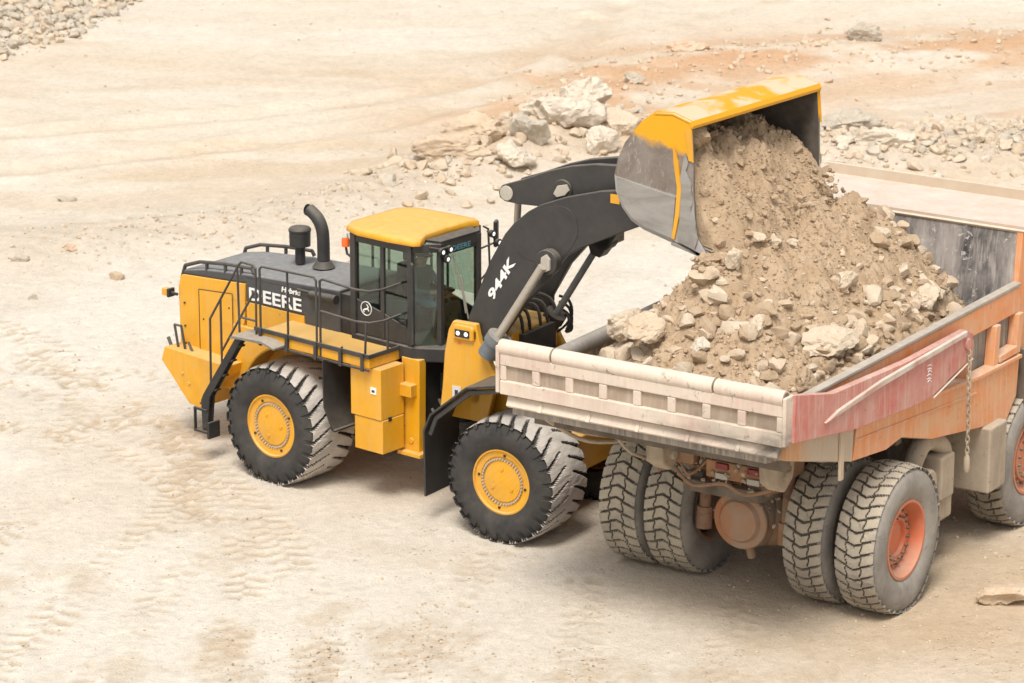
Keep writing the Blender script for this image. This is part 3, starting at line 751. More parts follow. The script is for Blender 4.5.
# ------------------------------ cab
CABP = [(1.05, .95), (2.25, .95), (2.56, 1.30), (2.56, 2.20), (2.25, 2.55), (1.05, 2.55)]
cab = sub('cab', loader, FR @ pt((1.8, CY, 2.3)))
b = MB(); b.prism([(1.0, .90), (2.32, .90), (2.78, 1.20), (2.78, 2.30), (2.32, 2.60), (1.0, 2.60)], 2.30, 2.54, 'xy')
R_(b, 'cab_floor', 'black', cab, bevel=.03)
b = MB()
for i, (x, y) in enumerate(CABP):
    w = .055 if i in (0, 5) else .045
    lean = (.0, -.0)
    b.prism([(x - w, y - w), (x + w, y - w), (x + w, y + w), (x - w, y + w)], 2.54, 4.2, 'xy')
b.box(1.62, 1.70, .92, .98, 2.54, 4.2)                       # rear door post
for z0, z1 in ((4.06, 4.2),):
    Q = CABP + [CABP[0]]
    for p, q in zip(Q[:-1], Q[1:]):
        c = ((p[0] + q[0]) / 2, (p[1] + q[1]) / 2, (z0 + z1) / 2); d = Vector((q[0] - p[0], q[1] - p[1], 0))
        b.obox(c, (d.length, .07, z1 - z0), Matrix.Rotation(math.atan2(d.y, d.x), 3, 'Z'))
R_(b, 'cab_frame', 'dark', cab, bevel=.012)
b = MB()      # solid lower door panel with slanting top
b.prism([(1.06, 2.55), (2.24, 2.55), (2.24, 2.80), (1.66, 2.98), (1.06, 3.12)], .935, .965)
door = R_(b, 'cab_door', 'dark', cab, bevel=.01)
b = MB(); b.prism([(1.06, 2.55), (2.24, 2.55), (2.24, 2.80), (1.66, 2.98), (1.06, 3.12)], 2.535, 2.565); R_(b, 'cab_door', 'dark', cab, bevel=.01)
# leaping animal emblem in a white ring
b = MB(); O = (1.31, .930, 2.99)
ring = [(.118, -.004), (.118, .004), (.106, .004), (.106, -.004), (.118, -.004)]
b.lathe(ring, O, 'y', 32, 0, False)
def ep(pts): return [(O[0] + x * .095, O[2] + y * .095) for x, y in pts]
b.prism(ep([(-.75, -.35), (-.35, -.05), (.1, .05), (.35, .35), (.62, .42), (.55, .2), (.3, -.1), (-.1, -.3), (-.5, -.3)]), .926, .933)
b.prism(ep([(-.75, -.35), (-.5, -.75), (-.38, -.72), (-.5, -.3)]), .925, .932)
b.prism(ep([(.25, -.1), (.6, -.45), (.68, -.35), (.38, .08)]), .925, .932)
b.prism(ep([(.35, .35), (.05, .7), (.14, .76), (.45, .42)]), .925, .932)
R_(b, 'emblem', 'white', door)
b = MB(); b.box(2.02, 2.16, .915, .935, 2.9, 2.94); b.box(2.16, 2.19, .90, .935, 2.86, 2.98); R_(b, 'door_handle', 'black', door)
def pane(p, q, z0, z1, off=0.):
    b = MB(); c = ((p[0] + q[0]) / 2, (p[1] + q[1]) / 2, (z0 + z1) / 2); d = Vector((q[0] - p[0], q[1] - p[1], 0))
    b.obox(c, (d.length - .08, .012, z1 - z0), Matrix.Rotation(math.atan2(d.y, d.x), 3, 'Z'))
    return R_(b, 'window', 'glass', cab, smooth=0)
pane((1.07, .95), (1.66, .95), 3.10, 4.07); pane((1.66, .95), (2.25, .95), 2.96, 4.07)
pane(CABP[1], CABP[2], 2.54, 4.07); pane(CABP[2], CABP[3], 2.54, 4.07); pane(CABP[3], CABP[4], 2.54, 4.07)
pane(CABP[4], CABP[5], 3.05, 4.07); pane(CABP[5], CABP[0], 3.0, 4.07)
ROOF = [(.80, 1.15), (.92, .92), (1.25, .80), (1.9, .80), (2.38, .86), (2.46, .94), (2.42, 1.06), (2.30, 1.26), (2.24, 1.75), (2.25, 2.20), (2.28, 2.36), (2.33, 2.50), (2.22, 2.55), (1.9, 2.54), (1.25, 2.50), (.92, 2.40), (.80, 2.2)]
b = MB(); n = len(ROOF); rc = (1.6, 1.75)
def ringr(s, z): return [(rc[0] + (x - rc[0]) * s, rc[1] + (y - rc[1]) * s, z) for x, y in ROOF]
rr_ = ringr(1., 4.205) + ringr(1.01, 4.225) + ringr(1.0, 4.285) + ringr(.97, 4.31) + ringr(.82, 4.318) + ringr(.45, 4.325)
fs = [tuple(range(n - 1, -1, -1))] + [tuple(range(5 * n, 6 * n))]
for k in range(5): fs += [(k * n + i, k * n + (i + 1) % n, (k + 1) * n + (i + 1) % n, (k + 1) * n + i) for i in range(n)]
b.add(rr_, fs); R_(b, 'cab_roof', 'yellow_roof', cab, smooth=50)
b = MB(); b.prism([(2.33, 1.2), (2.60, 1.28), (2.60, 2.22), (2.33, 2.30)], 4.20, 4.24, 'xy'); b.box(2.575, 2.59, 1.33, 2.17, 4.0, 4.17); R_(b, 'sun_visor', 'black', cab)
text('DEERE', .12, cab, axes(FR, (2.594, 1.55, 4.03), (0, 1, 0), (0, 0, 1)), 'lettering', 'teal', .002, .44)
b = MB()      # seat, console, wheel
b.box(1.28, 1.75, 1.50, 2.0, 2.85, 3.0); b.box(1.20, 1.34, 1.52, 1.98, 2.98, 3.65); b.box(1.24, 1.34, 1.62, 1.88, 3.66, 3.85)
b.box(1.35, 1.65, 1.55, 1.95, 2.54, 2.86)
b.build('operator_seat', 'seat', cab, FR @ pt((.22, 0, 0)), bevel=.04)
b = MB(); b.box(1.3, 1.9, 1.28, 1.46, 2.54, 3.12); b.box(1.4, 1.8, 2.04, 2.2, 2.54, 3.10); b.prism([(2.2, 2.54), (2.45, 2.54), (2.35, 3.1), (2.2, 3.05)], 1.5, 2.0)
b.box(1.06, 1.12, 1.0, 2.5, 2.54, 3.0)
R_(b, 'console', 'cabin', cab, bevel=.02)
b = MB(); P = [(2.12 + .18 * math.cos(a) * .85, 1.75 + .18 * math.sin(a), 3.22 + .18 * math.cos(a) * .5) for a in np.linspace(0, 2 * PI, 21)]
b.tube(P, .016, 6); b.tube([(2.25, 1.75, 2.9), (2.12, 1.75, 3.22)], .03, 8); b.build('steering_wheel', 'seat', cab, FR @ pt((.12, 0, 0)))
b = MB(); b.tube([(2.60, 1.55, 4.0), (2.61, 1.78, 3.3), (2.60, 1.86, 2.95)], .014, 6); b.tube([(2.62, 1.72, 3.6), (2.62, 1.9, 2.85)], .012, 6); R_(b, 'wiper', 'pin', cab)
for (x, y, z) in ((2.66, 1.26, 4.08), (2.68, 1.42, 4.10), (2.67, 1.36, 3.95), (2.62, 2.52, 4.12), (2.66, 2.62, 3.96)):
    b = MB(); b.lathe([(.03, -.10), (.06, -.06), (.065, 0), (.052, .004), (.0005, .008)], (x, y, z), 'x', 16, 0, False)
    l = R_(b, 'work_lamp', 'black', cab); b = MB(); b.lathe([(.034, .0075), (.0005, .012)], (x, y, z), 'x', 16, 0, False); R_(b, 'lens', 'lamp', l)
for P in ([(2.5, 1.1, 4.16), (2.60, 1.24, 4.12), (2.66, 1.4, 4.14)], [(2.5, 2.5, 4.16), (2.58, 2.54, 4.1), (2.6, 2.62, 3.94)]):
    b = MB(); b.tube(P, .02, 6); R_(b, 'lamp_bracket', 'black', cab)
b = MB(); b.lathe([(.065, 0), (.065, .11), (.05, .145), (.001, .15)], (.88, .93, 3.94), 'z', 16); b.lathe([(.045, 0), (.045, .06)], (.88, .93, 4.09), 'z', 16, 2); b.tube([(1.03, 1.0, 3.72), (.90, .94, 3.82), (.88, .93, 3.95)], .02, 8, 1)
R_(b, 'beacon', ['amber', 'black', 'lens'], cab)
# mirrors and grab frames on the far front corner
b = MB()
b.tube([(2.34, 2.78, 2.95), (2.30, 2.76, 4.10), (2.28, 2.66, 4.16)], .017, 6); b.tube([(2.28, 2.55, 3.2), (2.34, 2.85, 3.25)], .016, 6); b.tube([(2.28, 2.55, 3.80), (2.34, 2.90, 3.86)], .016, 6)
b.tube(catmull([(2.26, 2.58, 3.25), (2.34, 2.82, 3.5), (2.40, 2.90, 3.74), (2.40, 2.90, 3.9)], 5), .016, 6)
R_(b, 'mirror_bracket', 'rail', cab)
b = MB(); b.obox((2.38, 2.86, 4.02), (.07, .15, .44), Matrix.Rotation(.5, 3, 'Z')); R_(b, 'mirror', 'black', cab, bevel=.03)
b = MB(); b.tube([(2.3, .92, 3.9), (2.36, .74, 3.9)], .016, 6); b.obox((2.36, .70, 3.78), (.05, .18, .34), Matrix.Rotation(-.5, 3, 'Z')); 
b = MB(); b.tube([(2.31, .90, 2.6), (2.36, .86, 2.62), (2.37, .86, 3.9), (2.31, .90, 3.92)], .016, 6); R_(b, 'grab_rail', 'rail', cab)

# ------------------------------ front frame
b = MB()
TW = [(-1.44, 3.02), (-1.36, 3.17), (-.92, 3.18), (-.86, 2.92), (-.56, 2.42), (-.60, 2.1), (-.72, 1.6), (-1.62, 1.6), (-1.56, 2.1), (-1.52, 2.62)]
for y in (.72, 2.66): b.prism(TW, y, y + .12)
b.prism([(-1.1, 1.0), (.5, .8), (.7, 1.5), (-.2, 2.2), (-.8, 2.4), (-1.1, 2.2)], 1.0, 2.5); b.cyl((-.95, .72, 2.0), (-.95, 2.78, 2.0), .12)
b.cyl((0, .5, .985), (0, 3.0, .985), .32, n=20); b.lathe([(.1, -.35), (.46, -.2), (.5, 0), (.46, .2), (.1, .35)], (0, CY, .985), 'y', 24)
F_(b, 'front_frame', 'yellow', bevel=.025)
b = MB(); b.prism([(-1.32, 2.90), (-1.32, 3.11), (-1.27, 3.14), (-.98, 3.14), (-.93, 3.10), (-.93, 2.90)], .66, .86); hl = F_(b, 'headlamp_housing', 'yellow', bevel=.03)
b = MB(); b.box(-1.27, -1.0, .650, .659, 2.95, 3.07); b.box(-.929, -.922, .69, .84, 2.95, 3.06); F_(b, 'lamp_surround', 'black', hl)
for x in (-1.21, -1.06):
    b = MB(); b.lathe([(.036, .0), (.03, -.01), (.0005, -.014)], (x, .65, 3.01), 'y', 16, 0, False); F_(b, 'headlamp', 'lamp', hl)
b = MB(); b.box(-1.26, -1.20, .71, .719, 2.82, 2.86); F_(b, 'turn_signal', 'amber', hl)
b = MB(); b.box(-1.36, -1.20, .705, .719, 1.92, 2.12); b.box(-1.31, -1.25, .70, .706, 1.97, 2.06, 1); F_(b, 'warning_decal', ['lens', 'black'])
FEN = [(-1.38, .48), (-1.40, 1.55), (-1.28, 1.82), (-.62, 2.36), (-.02, 2.50), (.25, 2.46)]
for y0, y1 in ((.0, .96), (2.54, 3.50)):
    b = MB(); b.sheet(FEN, y0, y1, .035); b.sheet([(-1.37, 1.5), (-1.25, 1.80), (-.6, 2.33), (-.02, 2.46)], y0 + .05, y0 + .11, -.07)
    F_(b, 'front_fender', 'dark', bevel=.008)
# ------------------------------ lift arms
ARM = [(-1.30, 2.72), (-1.16, 3.22), (-.76, 4.18), (-.48, 4.66), (-.31, 4.86), (-.05, 5.08), (.18, 5.22), (.63, 5.40), (1.25, 5.58), (1.7, 5.66), (2.1, 5.68), (2.34, 5.60), (2.42, 5.45), (2.34, 5.32), (2.14, 5.22), (1.7, 5.02), (1.26, 4.81), (.90, 4.64), (.62, 4.46), (.33, 4.06), (-.09, 3.62), (-.46, 3.10), (-.72, 2.72), (-.95, 2.58), (-1.18, 2.6)]
STIF = [(-.30, 4.50), (-.20, 4.74), (.05, 4.96), (.30, 5.06), (.50, 5.05), (.62, 4.92), (.64, 4.74), (.52, 4.52), (.30, 4.36), (.05, 4.30), (-.20, 4.34)]
ARM2 = [p for p in ARM]
for k_, p_ in zip(range(16, 22), [(1.20, 4.93), (.80, 4.80), (.42, 4.62), (.05, 4.28), (-.36, 3.82), (-.70, 3.24)]): ARM2[k_] = p_
for y0, y1, near in ((.86, .98, True), (2.52, 2.64, False)):
    b = MB(); b.prism(ARM if near else ARM2, y0, y1)
    if not near: b.prism([(.05, 4.5), (.9, 4.9), (.62, 4.45), (.34, 4.08), (.18, 4.12)], 2.28, 2.53)
    yy = (y0 - .11, y0 + .01) if near else (y0 - .2, y0 + .01)
    b.cyl((.38, yy[0] - .04, 4.37), (.38, yy[1], 4.37), .20 if near else .17, n=24)
    arm = F_(b, 'lift_arm', 'dark', bevel=.02)
    if near: b = MB(); b.prism(catmull([((x - .17) * 1.22 + .28, (z - 4.7) * 1.22 + 4.80) for x, z in STIF + [STIF[0]]], 3)[:-1], y0 - .007, y0 + .002); F_(b, 'stiffener_plate', 'dark', arm, bevel=.003)
    ys = y0 - .16 if near else y1 + .16
    b = MB(); b.prism([(.30, 4.30), (.37, 4.22), (.47, 4.27), (.47, 4.44), (.40, 4.51), (.31, 4.45)], ys - .03, ys + .02); F_(b, 'pin_cap', 'pin', arm, bevel=.01)
    if near:
        b = MB(); b.lathe([(.17, 0), (.17, .04)], (-1.02, y0 - .04, 2.86), 'y', 24); F_(b, 'pivot_boss', 'dark', arm)
        text('944K', .20, arm, axes(FF, (-.68, .852, 3.58), (.46, 0, .74), (-.74, 0, .46)), 'lettering', 'white', .006, .78, .12)
        b = MB(); b.box(1.44, 1.60, .848, .858, 5.43, 5.57); F_(b, 'reflector', 'yellow', arm)
b = MB()
for k in range(3): b.tube(catmull([(-1.0, 1.02 + .06 * k, 2.9), (-.55, 1.02 + .06 * k, 3.75), (-.05, 1.02 + .06 * k, 4.72), (.8, 1.02 + .06 * k, 5.2)], 6), .022, 6)
F_(b, 'hydraulic_line', 'black')
b = MB(); b.cyl((.9, .98, 5.0), (.9, 2.52, 5.0), .16, n=20); b.box(.2, .7, .98, 2.52, 4.6, 4.75); F_(b, 'cross_tube', 'dark')
# bell cranks
BC = [(-.86, 5.27), (-.80, 5.38), (-.42, 5.52), (.05, 5.72), (.45, 5.85), (.9, 5.94), (1.5, 5.99), (2.0, 6.00), (2.12, 5.92), (2.0, 5.78), (1.4, 5.62), (.76, 5.42), (.33, 5.26), (-.1, 5.14), (-.5, 5.12), (-.74, 5.13), (-.84, 5.18)]
BC = [(x + .12, z - .02) for x, z in BC]
FFB = FF @ pt((.12, 0, -.02))
for y0 in (1.08, 1.62):
    b = MB(); b.prism(BC, y0, y0 + .12); b.cyl((.45, y0 - .03, 5.44), (.45, y0 + .15, 5.44), .17, n=24)
    bc = F_(b, 'bell_crank', 'dark', bevel=.02)
    b = MB()
    b.lathe([(.001, -.03), (.115, -.028), (.12, .0)], (-.70, y0, 5.27), 'y', 20)
    b.build('pin_cap', 'pin', bc, FFB, bevel=.008)
    b = MB(); b.prism([(.19, 5.40), (.25, 5.35), (.40, 5.40), (.47, 5.48), (.42, 5.57), (.26, 5.53)], y0 - .07, y0 - .02)
    b.build('pin_cap', 'pin', bc, FFB, bevel=.008)
b = MB(); b.cyl((-.60, 1.2, 5.25), (-.60, 1.7, 5.25), .07); F_(b, 'linkage_pin', 'dark')
b = MB(); b.cyl((.45, 1.2, 5.42), (.45, 2.55, 5.42), .09); F_(b, 'linkage_pin', 'dark')
for y in (1.41,):
    b = MB(); b.cyl((-.58, y, 5.2), (-.64, y, 4.25), .055, n=14, m=0); b.cyl((-.64, y, 4.3), (-.95, y, 2.9), .12, n=16, m=1); F_(b, 'tilt_cylinder', ['rod', 'barrel'])
b = MB(); b.tube([(1.9, 1.5, 5.85), (2.35, 1.5, 6.0)], .09, 10); b.tube([(1.9, 2.0, 5.85), (2.35, 2.0, 6.0)], .09, 10); F_(b, 'bucket_link', 'dark')
for y, bx, bz in ((.64, .36, 4.32), (2.34, .30, 4.28)):
    lo = Vector((-.66, y, 2.76)); hi = Vector((bx, y, bz)); d = (lo - hi).normalized(); md = hi - d * -1.48
    b = MB(); b.cyl(md, lo, .15, n=24); b.cyl(md - d * .02, md + d * .13, .175, n=24); b.tube(catmull([md + Vector((.1, .12, 0)), md + Vector((.16, .12, -.12)), md + d * .4 + Vector((.15, .1, 0)), lo], 4), .022, 6)
    cy = F_(b, 'lift_cylinder', 'barrel' if y < 1 else 'black'); b = MB(); b.cyl(hi, md, .068 if y < 1 else .055, n=16); F_(b, 'rod', 'rod' if y < 1 else 'barrel', cy)
b = MB()
for k, y in enumerate((1.4, 1.6, 1.9, 2.1, 2.35)):
    b.tube(catmull([(-1.2, y, 2.6), (-1.0, y, 3.0 + .06 * k), (-.65, y + .05, 3.25), (-.5, y, 3.0), (-.6, y, 2.6)], 4), .03, 6)
b.box(-.7, -.4, 1.3, 2.2, 2.3, 2.95)
for k in range(3): b.tube(catmull([(-.7, 2.75, 3.2 - .1 * k), (-.58, 2.85, 3.12 - .12 * k), (-.52, 2.85, 2.9 - .12 * k), (-.6, 2.8, 2.6)], 4), .025, 6)
F_(b, 'hydraulic_hoses', 'black')
b = MB()
b.box(-1.2, -.5, 1.1, 2.4, 2.5, 3.0, 0); F_(b, 'valve_block', 'yellow', bevel=.02)
# ------------------------------ bucket
def bucket_paint():
    m, nt, b = newmat('worn_bucket_paint')
    tc = N(nt, 'TexCoord'); ob = tc.outputs['Object']; sp = N(nt, 'SeparateXYZ'); nt.links.new(ob, sp.inputs[0])
    n1 = noise(nt, ob, 2.5, 8, .7, .4); n2 = noise(nt, ob, 14, 7, .7, 1.2); n3 = noise(nt, ob, 1.6, 5, .55, .3, (1.2, .9, 1))
    # paint line slopes: kept near the top rear, worn away below
    zz = math_(nt, 'ADD', sp.outputs['Z'], math_(nt, 'MULTIPLY', sp.outputs['X'], .20))
    zz = math_(nt, 'ADD', zz, math_(nt, 'MULTIPLY', math_(nt, 'SUBTRACT', n1, .5), .45))
    worn = rng(nt, zz, 7.20, 7.30, 1, 0)
    sc = noise(nt, ob, 7, 9, .72, 1.6, (2.2, 1, .7)); steel = mix(nt, rng(nt, noise(nt, ob, 1.6, 6, .7, .6), .35, .65), (.15, .118, .095), (.27, .235, .205)); steel = mix(nt, rng(nt, sc, .56, .70), steel, (.43, .39, .34))
    lower = math_(nt, 'ADD', sp.outputs['Z'], math_(nt, 'MULTIPLY', sp.outputs['X'], .14))
    lower = math_(nt, 'ADD', lower, math_(nt, 'MULTIPLY', math_(nt, 'SUBTRACT', n2, .5), .06))
    steel = mix(nt, rng(nt, lower, 6.40, 6.43, 1, 0), steel, mix(nt, n1, (.33, .315, .30), (.40, .38, .36)))
    yel = mix(nt, rng(nt, n2, .58, .74), (.72, .345, .005), (.66, .38, .05))
    g = N(nt, 'NewGeometry'); s2 = N(nt, 'SeparateXYZ'); nt.links.new(g.outputs['Normal'], s2.inputs[0])
    dust = math_(nt, 'MULTIPLY', rng(nt, s2.outputs['Z'], .5, .9), rng(nt, n3, .42, .55))
    yel = mix(nt, math_(nt, 'MULTIPLY', dust, .85), yel, (.66, .55, .40))
    nt.links.new(mix(nt, worn, yel, steel), b.inputs['Base Color']); b.inputs['Roughness'].default_value = .5
    return m
M['bucket'] = bucket_paint()
BK = [(3.37, 7.05), (3.05, 7.14), (2.76, 7.11), (2.56, 6.96), (2.43, 6.81), (2.27, 6.60), (2.16, 6.36), (2.11, 6.12), (2.14, 5.90), (2.25, 5.68), (2.40, 5.52), (2.60, 5.42), (3.0, 5.32), (3.75, 5.15)]
SIDE = BK[:-1] + [(3.70, 5.16), (3.52, 5.40), (3.46, 5.75), (3.42, 6.5)]
FB = FF @ pt((3.2, .3, 6.2)) @ Matrix.Rotation(-.030, 4, 'X') @ Matrix.Rotation(-.016, 4, 'Z') @ pt((-3.2, -.3, -6.2))
def B_(b, name, mats, parent=None, **k): return b.build(name, mats, parent or loader, FB, **k)
b = MB(); b.sheet(BK, -.05, 3.55, -.045); bucket = B_(b, 'bucket', ['bucket'], smooth=30)
bi = MB(); inn = [(x + .06 * (1 if x < 2.6 else 0), z + (-.05 if z > 6.8 else .05 if z < 5.6 else 0)) for x, z in BK[1:]]
inn[0] = (3.3, 7.0)
bi.sheet(inn, .0, 3.5, -.01); B_(bi, 'bucket_lining', 'inner', bucket)
for y0 in (-.09, 3.55):
    yi = y0 + .042 if y0 < 1 else y0 - .014
    b = MB(); b.prism([(x * .985 + .05, z * .985 + .09) for x, z in SIDE], yi, yi + .012); B_(b, 'inner_side', 'inner', bucket)
    b = MB(); b.prism(SIDE, y0, y0 + .04); sd = B_(b, 'side_plate', 'bucket', bucket, bevel=.008)
    yo_ = y0 - .025 if y0 < 1 else y0 + .04
    b = MB(); b.prism([(2.14, 6.12), (2.16, 5.90), (2.27, 5.69), (2.42, 5.535), (2.62, 5.44), (3.12, 5.33), (3.16, 5.95)], yo_, yo_ + .025); B_(b, 'wear_plate', 'steel', sd, bevel=.005)
    b = MB(); b.prism([(3.10, 6.70), (3.19, 6.5), (3.26, 6.1), (3.24, 5.7), (3.17, 5.33), (3.12, 5.34), (3.17, 5.7), (3.19, 6.1), (3.12, 6.45)], yo_ - .012, yo_ + .02); B_(b, 'side_rib', 'yellow', sd)
    e0 = [(3.30, 6.55), (3.43, 6.5), (3.47, 5.75), (3.55, 5.36), (3.72, 5.14)]
    wav = [(3.57 - .022 * math.sin(i * 1.7) - .022 * math.sin(i * .83 + 1) - .013 * i, 5.16 + .075 * i) for i in range(19)]
    b = MB(); b.prism([(3.30, 6.62), (3.22, 6.2), (3.24, 5.6), (3.22, 5.3), (3.7, 5.15)] + wav, y0 - .03 if y0 < 1 else y0 + .035, y0 + .005 if y0 < 1 else y0 + .07)
    B_(b, 'side_cutter', 'steel', sd, bevel=.006)
    b = MB(); b.prism([(3.28, 6.95), (3.39, 6.98), (3.44, 6.5), (3.36, 6.52)], y0 - .02 if y0 < 1 else y0 + .03, y0 + .0 if y0 < 1 else y0 + .06); B_(b, 'corner_gusset', 'yellow', sd)
b = MB(); b.prism([(3.35, 7.06), (3.40, 6.98), (3.42, 7.03), (3.38, 7.10)], -.10, 3.60); b.prism([(2.75, 7.113), (3.06, 7.145), (3.37, 7.053), (3.38, 7.08), (3.06, 7.172), (2.75, 7.14)], -.10, 3.60)
B_(b, 'spill_guard', 'bucket', bucket, bevel=.006)
b = MB(); b.prism([(3.1, 5.285), (3.78, 5.12), (3.80, 5.08), (3.1, 5.23)], -.10, 3.60)
B_(b, 'cutting_edge', 'steel', bucket, bevel=.006)
for y in (.9, 2.5):
    b = MB(); b.prism([(2.12, 6.3), (1.95, 5.9), (2.25, 5.25), (2.55, 5.38), (2.3, 5.7), (2.16, 6.0)], y - .1, y + .18); B_(b, 'hinge_bracket', 'dark', bucket)

# operator
def person():
    pts = {'pel': (1.52, 1.75, 3.08), 'bel': (1.50, 1.75, 3.25), 'che': (1.50, 1.75, 3.46), 'nk': (1.53, 1.75, 3.62), 'hd': (1.56, 1.75, 3.72), 'hd2': (1.56, 1.75, 3.83),
           'hl': (1.58, 1.64, 3.06), 'kl': (1.98, 1.60, 3.06), 'fl': (2.10, 1.60, 2.66), 'tl': (2.26, 1.60, 2.60),
           'hr': (1.58, 1.86, 3.06), 'kr': (1.98, 1.90, 3.06), 'fr': (2.10, 1.90, 2.66), 'tr': (2.26, 1.90, 2.60),
           'sl': (1.52, 1.56, 3.52), 'el': (1.66, 1.48, 3.27), 'wl': (1.92, 1.58, 3.26), 'dl': (2.02, 1.62, 3.28),
           'sr': (1.52, 1.94, 3.52), 'er': (1.66, 2.02, 3.27), 'wr': (1.92, 1.92, 3.26), 'dr': (2.02, 1.88, 3.28)}
    rad = {'pel': .15, 'bel': .14, 'che': .15, 'nk': .06, 'hd': .085, 'hd2': .09, 'hl': .095, 'kl': .075, 'fl': .05, 'tl': .045, 'hr': .095, 'kr': .075, 'fr': .05, 'tr': .045,
           'sl': .07, 'el': .05, 'wl': .035, 'dl': .04, 'sr': .07, 'er': .05, 'wr': .035, 'dr': .04}
    ed = ['pel bel', 'bel che', 'che nk', 'nk hd', 'hd hd2', 'pel hl', 'hl kl', 'kl fl', 'fl tl', 'pel hr', 'hr kr', 'kr fr', 'fr tr', 'che sl', 'sl el', 'el wl', 'wl dl', 'che sr', 'sr er', 'er wr', 'wr dr']
    ks = list(pts); c = Vector((1.52, 1.75, 2.54))
    V = [Vector(pts[k]) - c for k in ks]; E = [tuple(ks.index(q) for q in e.split()) for e in ed]
    # fingers: five short chains rooted in each hand
    for d, s in (('dl', 1), ('dr', -1)):
        i0 = ks.index(d)
        for k in range(5):
            off = (-.03 + .015 * k) * 1.0
            base = V[i0] + Vector((.02, off, .0)); l = (.045, .07, .075, .07, .055)[k]
            if k == 0: a = V[i0] + Vector((.0, s * .045, .02)); bb = a + Vector((.03, s * .015, .015))
            else: a = base + Vector((l * .6, 0, .005)); bb = a + Vector((l * .3, 0, -.03))
            n0 = len(V); V += [a, bb]; E += [(i0, n0), (n0, n0 + 1)]; rad[f'{d}{k}a'] = .011; rad[f'{d}{k}b'] = .009; ks += [f'{d}{k}a', f'{d}{k}b']
    me = bpy.data.meshes.new('person'); me.from_pydata(V, E, [])
    o = bpy.data.objects.new('tmp_person', me); COL.objects.link(o)
    sk = o.modifiers.new('s', 'SKIN'); ss = o.modifiers.new('u', 'SUBSURF'); ss.levels = 2; ss.render_levels = 2
    for i, k in enumerate(ks): me.skin_vertices[0].data[i].radius = (rad[k], rad[k])
    me.skin_vertices[0].data[0].use_root = True
    dg = bpy.context.evaluated_depsgraph_get(); m2 = bpy.data.meshes.new_from_object(o.evaluated_get(dg)); bpy.data.objects.remove(o)
    for q in ('skin', 'shirt', 'jeans', 'cap'): m2.materials.append(M[q])
    for p in m2.polygons:
        x, y, z = p.center + c
        if z > 3.60: p.material_index = 0
        elif z < 2.68: p.material_index = 3
        elif z < 3.17 and abs(y - 1.75) < .28 and (x < 1.62 or z < 3.15): p.material_index = 2
        elif x > 1.90: p.material_index = 0
        else: p.material_index = 1
        p.use_smooth = True
    c = c + Vector((.22, 0, 0)); o = link('person', m2, None, FR @ pt(c)); tag(o, 'seated operator in dark cap and teal shirt at the controls inside the cab', 'person')
    b = MB(); cc = (1.56, 1.75, 3.80)
    b.lathe([(.105, -.02), (.112, .02), (.10, .08), (.06, .115), (.001, .125)], cc, 'z', 20)
    b.prism([(1.60, 1.66), (1.74, 1.68), (1.77, 1.75), (1.74, 1.82), (1.60, 1.84)], 3.785, 3.80, 'xy'); FP = FR @ pt((.22, 0, 0)); b.build('cap', 'cap', o, FP)
    b = MB()      # face: nose, ears, brows
    b.obox((1.655, 1.75, 3.735), (.03, .022, .045)); b.obox((1.57, 1.655, 3.74), (.035, .015, .05)); b.obox((1.57, 1.845, 3.74), (.035, .015, .05))
    b.build('face_features', 'skin', o, FP, bevel=.006)
    b = MB(); 
    for s in (-1, 1): b.obox((1.645, 1.75 + s * .033, 3.76), (.012, .018, .01))
    b.obox((1.642, 1.75, 3.685), (.012, .045, .008)); b.build('eyes_and_mouth', 'cap', o, FP)
person()

# ================================================================== DUMP TRUCK
truck = root('dump_truck', FT @ pt((.5, 2.35, 0)), 'dusty orange quarry dump truck with cream ribbed tailgate being loaded', 'dump truck')
def T_(b, name, mats, parent=None, **k): return b.build(name, mats, parent or truck, FT, **k)
RT = 1.078
def twheel(x, y, flip, dish, rm, spin):
    return wheel(truck, FT @ pt((x, y, RT)), flip, TY_T, truck_rim(None, dish), rm, spin)
OR_, RU = ['rim', 'frame'], ['rustrim', 'frame']
twheel(0, 0, False, .24, OR_, .2); twheel(0, .85, False, .3, RU, .9)
twheel(0, 3.85, True, .42, RU, .5); twheel(0, 4.63, True, .42, OR_, 1.7)
twheel(4.5, .12, False, .12, OR_, .6); twheel(4.5, 4.55, True, .12, OR_, 1.1)
b = MB()
for y in (1.72, 2.72): b.prism([(-1.3, 1.7), (-.7, 1.65), (1.0, 1.45), (6.6, 1.45), (6.6, 1.9), (-1.3, 1.98)], y, y + .26)
b.box(-1.42, -1.3, 1.72, 2.98, 1.72, 1.9); b.box(1.0, 1.3, 1.5, 3.2, 1.5, 1.9); b.box(3.6, 4.4, 1.3, 3.4, 1.0, 1.5)
b.cyl((4.5, .6, RT), (4.5, 4.0, RT), .16, n=14)
b.box(1.2, 1.9, .95, 1.5, 1.25, 2.0); b.cyl((1.5, 1.2, 1.2), (1.5, 1.2, 2.4), .18, n=14)
T_(b, 'chassis_frame', 'frame', bevel=.02)
b = MB()
b.cyl((0, .5, RT), (0, 4.1, RT), .27, n=20); b.lathe([(.05, -.62), (.30, -.55), (.44, -.35), (.50, -.05), (.50, .15), (.36, .4)], (-.1, 2.35, RT + .02), 'y', 28)
b.lathe([(.06, -.72), (.30, -.66), (.45, -.46), (.52, -.2), (.44, .2)], (-.12, 2.40, RT + .06), 'x', 28)
b.cyl((-.5, 2.35, .72), (-.42, 2.35, .50), .07, n=12)
for k in range(14):
    a = 2 * PI * k / 14; b.cyl((-.62, 2.40 + .40 * math.cos(a), RT + .06 + .40 * math.sin(a)), (-.55, 2.40 + .40 * math.cos(a), RT + .06 + .40 * math.sin(a)), .028, n=6)
